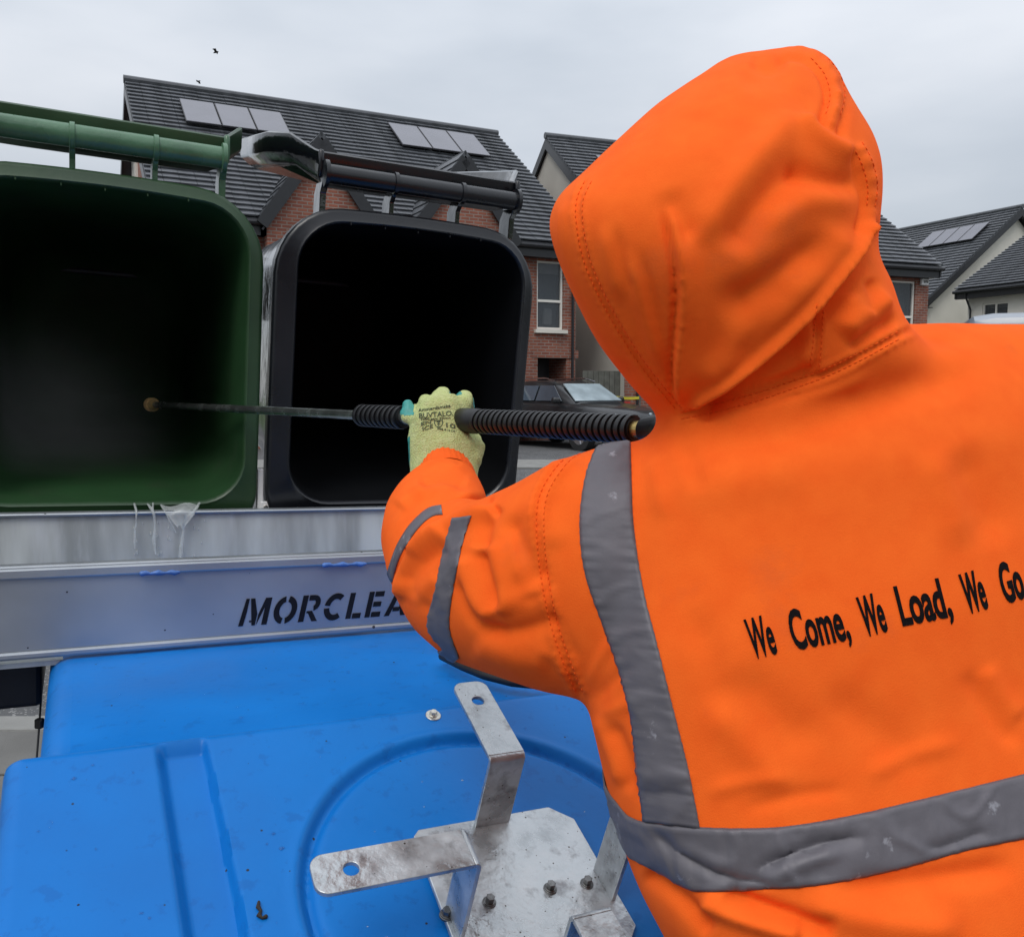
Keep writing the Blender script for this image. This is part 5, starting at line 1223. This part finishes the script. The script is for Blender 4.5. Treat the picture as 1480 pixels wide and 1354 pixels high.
SHO = [(848,648),(815,668),(786,712),(780,760),(786,830),(800,900),(820,960),(838,1003)]
stitches([sh_(HEM, -5), sh_(HEM, 5), sh_(COLR, 0, -6), sh_(COLR, 0, 6), sh_(SHO, 6), sh_(SHO, -5), [(1181,440),(1177,475),(1174,505),(1171,534)], [(1191,440),(1189,475),(1187,505),(1184,534)], [(1190,78),(1213,106),(1221,138),(1213,170)], [(1172,84),(1192,108),(1200,138),(1193,168)], [(1246,206),(1260,232),(1268,268),(1264,302)], [(1232,212),(1245,236),(1254,270),(1252,305)]])
# lettering stitched on the back
def glyphs(text, off_=.012):
    c = bpy.data.curves.new('t', 'FONT'); c.body = text; c.size = 1; c.offset = off_; c.resolution_u = 4; o = bpy.data.objects.new('t', c); COL.objects.link(o)
    g = bpy.context.evaluated_depsgraph_get(); g.update(); m = bpy.data.meshes.new_from_object(o.evaluated_get(g)); V = np.array([p.co[:2] for p in m.vertices]); Fs = [tuple(p.vertices) for p in m.polygons]
    bpy.data.objects.remove(o); bpy.data.meshes.remove(m); return V, Fs
def lay(text, p0, p1, cap, slant, caster, name, par, mtl, off, sub=0, th=.0008, off_=.012):
    V, Fs = glyphs(text, off_); w = V[:, 0].max()-V[:, 0].min(); d = np.array(p1, float)-np.array(p0, float); L_ = np.linalg.norm(d); d /= L_; up = np.array([slant, -1.0])
    bm = bmesh.new(); vs = [bm.verts.new((a-V[:, 0].min(), b, 0)) for a, b in V]
    for f in Fs:
        try: bm.faces.new([vs[i] for i in f])
        except ValueError: pass
    if sub: bmesh.ops.subdivide_edges(bm, edges=[e_ for e_ in bm.edges if e_.calc_length() > .15], cuts=2)
    bmesh.ops.triangulate(bm, faces=bm.faces[:])
    bm.verts.index_update(); mb = MB(); P = []
    for q in bm.verts:
        x = np.array(p0)+d*(q.co.x/w*L_)+up*(q.co.y/.70*cap); h = caster(*x)
        if h[0] is None: h = P[-1] if P else (Vector(un(x[0], x[1], .75)), Vector(-FW))
        P.append(h)
    mb.add([A(*p)+A(*n)*off for p, n in P], [tuple(q.index for q in f.verts) for f in bm.faces]); bm.free()
    o = build(name, mb, mtl, par); so = o.modifiers.new('thick', 'SOLIDIFY'); so.thickness = th; so.offset = 0; return o
for t, p0, p1 in (('We', (1088, 951), (1124, 942)), ('Come,', (1148, 938), (1230, 922)), ('We', (1250, 919), (1283, 910)), ('Load,', (1304, 903), (1377, 889)), ('We', (1398, 886), (1428, 877)), ('Go', (1452, 871), (1482, 862))):
    lay(t, p0, p1, 55, -.25, cast, 'stitched_lettering', ho, M_thread, .0007, 1, th=.0006, off_=.024)
# ------------------------------------------------------------------ gloves
def glove(palm, chains, par, teal, vox=.0024):
    mb = MB()
    for p in palm: mb.add(p.v, p.f)
    for pts, rs in chains: t = MB(); t.tube(pts, rs, 16, round_=True); mb.add(t.v, t.f)
    o = build('glove', mb, M_glove); r = o.modifiers.new('r', 'REMESH'); r.mode = 'VOXEL'; r.voxel_size = vox
    g = bpy.context.evaluated_depsgraph_get(); g.update(); em = bpy.data.meshes.new_from_object(o.evaluated_get(g)); bpy.data.objects.remove(o)
    v_, e_ = arrays(em); v_ = smooth_v(v_, e_, 4, .5); Fs = [tuple(p.vertices) for p in em.polygons]; em.vertices.foreach_set('co', v_.ravel()); em.update()
    nn = np.empty(len(v_)*3); em.vertices.foreach_get('normal', nn); nn = nn.reshape(-1, 3)
    k = np.array([mnoise.noise(Vector(p*130))*.0007+mnoise.noise(Vector(p*45))*.0014 for p in v_]); v_ = v_+nn*k[:, None]
    cen = np.array([v_[list(f)].mean(0) for f in Fs]); nf = np.array([nn[list(f)].mean(0) for f in Fs]); tm = teal(cen, nf)
    bpy.data.meshes.remove(em)
    def sub(sel, name, m, pr, grow=0):
        idx = sorted({i for f, s in zip(Fs, sel) if s for i in f}); mp = {a: b for b, a in enumerate(idx)}; q = MB(); q.add(v_[idx]+nn[idx]*grow, [tuple(mp[i] for i in f) for f, s in zip(Fs, sel) if s]); return build(name, q, m, pr, smooth=True)
    a = sub(~tm, 'glove', M_glove, par); b = sub(tm, 'rubber_palm', M_teal, a, .0002)
    return a, BVHTree.FromPolygons([tuple(p) for p in v_], Fs)
G = lambda px, py, z: un(px, py, z)
palm = [limb([((606, 722), (686, 722), 1.160, .024), ((598, 700), (690, 700), 1.166, .028), ((592, 690), (692, 690), 1.172, .030), ((591, 668), (692, 668), 1.180, .030), ((589, 645), (691, 645), 1.186, .030), ((590, 625), (678, 625), 1.190, .028), ((594, 606), (668, 606), 1.192, .026), ((604, 588), (668, 584), 1.196, .022), ((616, 578), (664, 574), 1.200, .018)][::1], 30, 2.3)]
chains = [([G(662, 606, 1.195), G(669, 583, 1.200), G(671, 574, 1.226), G(676, 588, 1.262), G(676, 610, 1.268)], [.0115, .0125, .0115, .0105, .009]),
          ([G(640, 600, 1.194), G(637, 577, 1.200), G(639, 569, 1.230), G(643, 588, 1.268), G(643, 612, 1.270)], [.0130, .0140, .0115, .0105, .009]),
          ([G(620, 602, 1.194), G(617, 586, 1.202), G(616, 580, 1.232), G(618, 594, 1.268), G(620, 612, 1.270)], [.0125, .0128, .0110, .010, .009]),
          ([G(606, 612, 1.195), G(603, 600, 1.204), G(600, 594, 1.228), G(598, 602, 1.262), G(600, 616, 1.262)], [.0115, .0110, .010, .0095, .0085]),
          ([G(600, 610, 1.196), G(587, 603, 1.198), G(584, 597, 1.203)], [.0080, .0072, .0066]),
          ([G(600, 602, 1.200), G(590, 594, 1.204), G(589, 585, 1.208)], [.0085, .0085, .0075]),
          ([G(680, 664, 1.180), G(688, 646, 1.192), G(684, 636, 1.222), G(664, 636, 1.255), G(645, 636, 1.264)], [.0160, .0125, .0115, .0105, .009])]
def teal_l(c, n):
    q = proj(c); vd = (c-CAM)/np.linalg.norm(c-CAM, axis=1)[:, None]; bk = (n*vd).sum(1)
    back = ((q[:, 2] > 1.236) & (bk > -.2)) | (bk > .35)
    return back | ((q[:, 0] < 598) & (q[:, 1] < 600) & (n@UP > -.1) & (q[:, 2] < 1.22)) | ((q[:, 0] < 592.5) & (q[:, 1] > 632) & (q[:, 1] < 672)) | ((np.hypot((q[:, 0]-658)/9, (q[:, 1]-569)/8) < 1) & (q[:, 2] > 1.20))
gl, gb = glove(palm, chains, person, teal_l)
def gcast(px, py):
    d = un(px, py, 1.)-CAM; h = gb.ray_cast(Vector(CAM), Vector(d/np.linalg.norm(d))); return h[0], h[1]
for t, p0, p1, cap in (('Amsterdamska', (605, 595.5), (651, 588.5), 4.6), ('BUVTALO.', (606, 604.5), (655, 600.5), 7.0), ('1000 gsm 30mm', (609, 607.5), (651, 605.5), 3.0), ('ICE', (611, 623), (626, 618.5), 5.6), ('EN', (609, 615.5), (623, 612), 5.0), ('10', (645, 617.5), (658, 619.8), 6.6), ('388 4121X', (632, 620.5), (658, 625), 2.6)):
    lay(t, p0, p1, cap, -.05, gcast, 'glove_print', gl, M_ink, .0006, 0, .0003)
pl = MB(); 
def shield():
    q = [(627, 607.5), (640, 607.0), (640.5, 612), (638, 616.5), (634, 618.5), (630, 616.5), (627.5, 612)]; n = len(q); c = np.mean(q, 0); mb = MB(); o_ = []; i_ = []
    for p in q:
        h = gcast(*p); o_.append(A(*h[0])+A(*h[1])*.0006); h = gcast(*(c+(np.array(p)-c)*.78)); i_.append(A(*h[0])+A(*h[1])*.0006)
    mb.grid([o_+[o_[0]], i_+[i_[0]]])
    for a, b in (((631, 610), (636.5, 609.5)), ((631.5, 613), (636.5, 613)), ((634, 609.5), (634, 616))):
        h = [gcast(a[0], a[1]), gcast(b[0], b[1])]; p, q2 = (A(*x[0])+A(*x[1])*.0006 for x in h); s = nrm(np.cross(q2-p, FW))*.0006; mb.add([p-s, q2-s, q2+s, p+s], [(0, 1, 2, 3)])
    build('glove_print', mb, M_ink, gl)
shield()
# ribbed cuffs
def cuff(c, d, r0, r1, ln, par):
    d = nrm(d); a = nrm(np.cross(d, UP)); b = np.cross(d, a); mb = MB(); n = 96; rings = []
    for k, r, w in ((0, r0*.97, 0), (.15, r0, 1), (.5, (r0+r1)/2, 1), (.9, r1*1.02, 1), (1, r1*.94, 0), (.9, r1*.88, 0)): rings.append([c+d*ln*k+(r+.0007*w*math.sin(i*2*math.pi*32/n))*(math.cos(2*math.pi*i/n)*a+math.sin(2*math.pi*i/n)*b) for i in range(n)])
    mb.loft(rings, cap=False); return build('cuff', mb, M_rib, par, smooth=True)
cuff(un(646, 697, 1.150), un(642, 672, 1.185)-un(646, 697, 1.150), .0385, .0350, .034, ho)
# right glove on the gun handle (hidden behind the body)
hdv = nrm(RWr-GUN); pR = []; gx = nrm(np.cross(hdv, hd)); 
pR.append(bone(0, 0, [RWr+hdv*.02, RWr, GUN+hdv*.035, GUN+hdv*.02], [.030, .036, .040, .032], 20))
chR = []
for i in range(4):
    q = GUN+hd*(-.030+.022*i)+hdv*.022; chR.append(([q+gx*.02, q+gx*.034-hdv*.02, q+gx*.018-hdv*.055, q-gx*.016-hdv*.052], [.0115, .0110, .0105, .009]))
q = GUN-hd*.040+hdv*.03; chR.append(([q-gx*.015, q-gx*.034-hdv*.02, q-gx*.022-hdv*.05], [.013, .0115, .010]))
glove(pR, chR, person, lambda c, n: (n@hdv) < -.2, .0035)
cuff(RWr+nrm(RE-RWr)*.02, RWr-RE, .046, .040, .04, ho)

# ------------------------------------------------------------------ body inside the clothes
HD = un(1012, 350, .80)
pel = TC[10]+DEP*.02+A(0, 0, .03); 
def body():
    P = {}
    pts = [pel, TC[6], TC[4], un(1190, 640, .84), un(1090, 520, .81), un(1055, 440, .79)]
    rad = [.135, .125, .125, .07, .055, .055]
    feetL = A(.36, .80, 0); feetR = A(.60, .62, 0)
    hipL = pel-LAT*.085-A(0, 0, .06); hipR = pel+LAT*.085-A(0, 0, .06)
    KL = (hipL+A(feetL[0], feetL[1], .08))/2+A(-.02, .03, .01); KR = (hipR+A(feetR[0], feetR[1], .08))/2+A(-.02, .03, .01)
    mb = MB()
    def tb(p, r): t = MB(); t.tube(p, r, 22, round_=True); mb.add(t.v, t.f)
    tb(pts, [.10, .10, .10, .06, .05, .05])
    tb([hipL, KL, A(feetL[0], feetL[1], .10)], [.080, .055, .038]); tb([hipR, KR, A(feetR[0], feetR[1], .10)], [.080, .055, .038])
    sh = un(880, 760, .82); el = un(640, 850, .965); wr = un(643, 690, 1.172); tb([TC[3], sh, el, wr], [.06, .050, .038, .020]); tb([TC[3], RS-SPN*.03, RE, RWr], [.06, .05, .042, .030])
    # head: skull, jaw, nose, brow and ears, all one surface
    R3 = nrm(np.cross(FACE, UP)); U3 = np.cross(R3, FACE); U3 = U3 if U3@UP > 0 else -U3
    H = lambda f, r, u: HD+FACE*f+R3*r+U3*u
    tb([H(-.045, 0, .02), H(.005, 0, .025)], [.070, .072]); tb([H(.0, 0, -.02), H(.032, 0, -.055)], [.058, .040]); tb([H(.052, 0, -.078), H(.048, 0, -.07)], [.022, .026])
    tb([H(.066, 0, .012), H(.086, 0, -.018), H(.080, 0, -.024)], [.008, .0115, .012]); tb([H(.060, -.035, .026), H(.066, 0, .024), H(.060, .035, .026)], [.010, .010, .010])
    tb([H(.066, -.020, -.046), H(.072, 0, -.046), H(.066, .020, -.046)], [.006, .008, .006]); tb([H(.066, -.018, -.056), H(.071, 0, -.057), H(.066, .018, -.056)], [.006, .008, .006])
    for sg in (-1, 1): tb([H(-.012, sg*.070, .015), H(-.020, sg*.076, .0), H(-.012, sg*.071, -.02)], [.012, .014, .009])
    o = build('body', mb, M_skin); r = o.modifiers.new('r', 'REMESH'); r.mode = 'VOXEL'; r.voxel_size = .0055
    g = bpy.context.evaluated_depsgraph_get(); g.update(); em = bpy.data.meshes.new_from_object(o.evaluated_get(g)); bpy.data.objects.remove(o)
    v_, e_ = arrays(em); v_ = smooth_v(v_, e_, 3, .5); q = MB(); q.add(v_, [tuple(p.vertices) for p in em.polygons]); bpy.data.meshes.remove(em); bd = build('body', q, M_skin, person, smooth=True)
    for sg in (-1, 1):
        t = MB(); t.tube([H(.055, sg*.031, .006), H(.058, sg*.031, .006)], .011, 14, round_=True); ey = build('eye', t, M_iris, bd, smooth=True)
        t = MB(); t.tube([H(.0665, sg*.031, .006), H(.070, sg*.031, .006)], .0052, 12); build('pupil', t, M_pupil, ey)
    t = MB(); t.tube([H(-.035, 0, .030), H(.0, 0, .045)], [.068, .060], 20, round_=True); build('hair', t, M_hair, person, smooth=True)
    # trousers and boots
    t = MB(); f = lambda p: p
    mbt = MB()
    def tt(p, r): k = MB(); k.tube(p, r, 26, round_=True); mbt.add(k.v, k.f)
    pt_ = TC[10]+DEP*.02; tt([pt_-LAT*.07+A(0, 0, .03), pt_+LAT*.07+A(0, 0, .03)], [.115, .115]); tt([hipL+A(0, 0, -.02), KL, A(feetL[0], feetL[1], .11)], [.105, .085, .070]); tt([hipR+A(0, 0, -.02), KR, A(feetR[0], feetR[1], .11)], [.105, .085, .070])
    o = build('trousers', mbt, M_navy); r = o.modifiers.new('r', 'REMESH'); r.mode = 'VOXEL'; r.voxel_size = .009
    g = bpy.context.evaluated_depsgraph_get(); g.update(); em = bpy.data.meshes.new_from_object(o.evaluated_get(g)); bpy.data.objects.remove(o)
    v_, e_ = arrays(em); v_ = smooth_v(v_, e_, 3, .5); q = MB(); q.add(v_, [tuple(p.vertices) for p in em.polygons]); bpy.data.meshes.remove(em); build('trousers', q, M_navy, person, smooth=True)
    fd = nrm(A(-.42, .9, 0)); sdv = A(fd[1], -fd[0], 0)
    for c in (feetL, feetR):
        t = MB(); t.tube([c-fd*.05+A(0, 0, .17), c-fd*.05+A(0, 0, .08), c-fd*.03+A(0, 0, .055), c+fd*.08+A(0, 0, .05), c+fd*.17+A(0, 0, .040)], [.062, .058, .052, .050, .038], 20, round_=True); bt = build('boot', t, M_boot, person, smooth=True)
        t = MB(); t.box(c+fd*.05+A(0, 0, .011), fd*.155, sdv*.050, A(0, 0, .011), .012); build('sole', t, M_rubber, bt)
body()
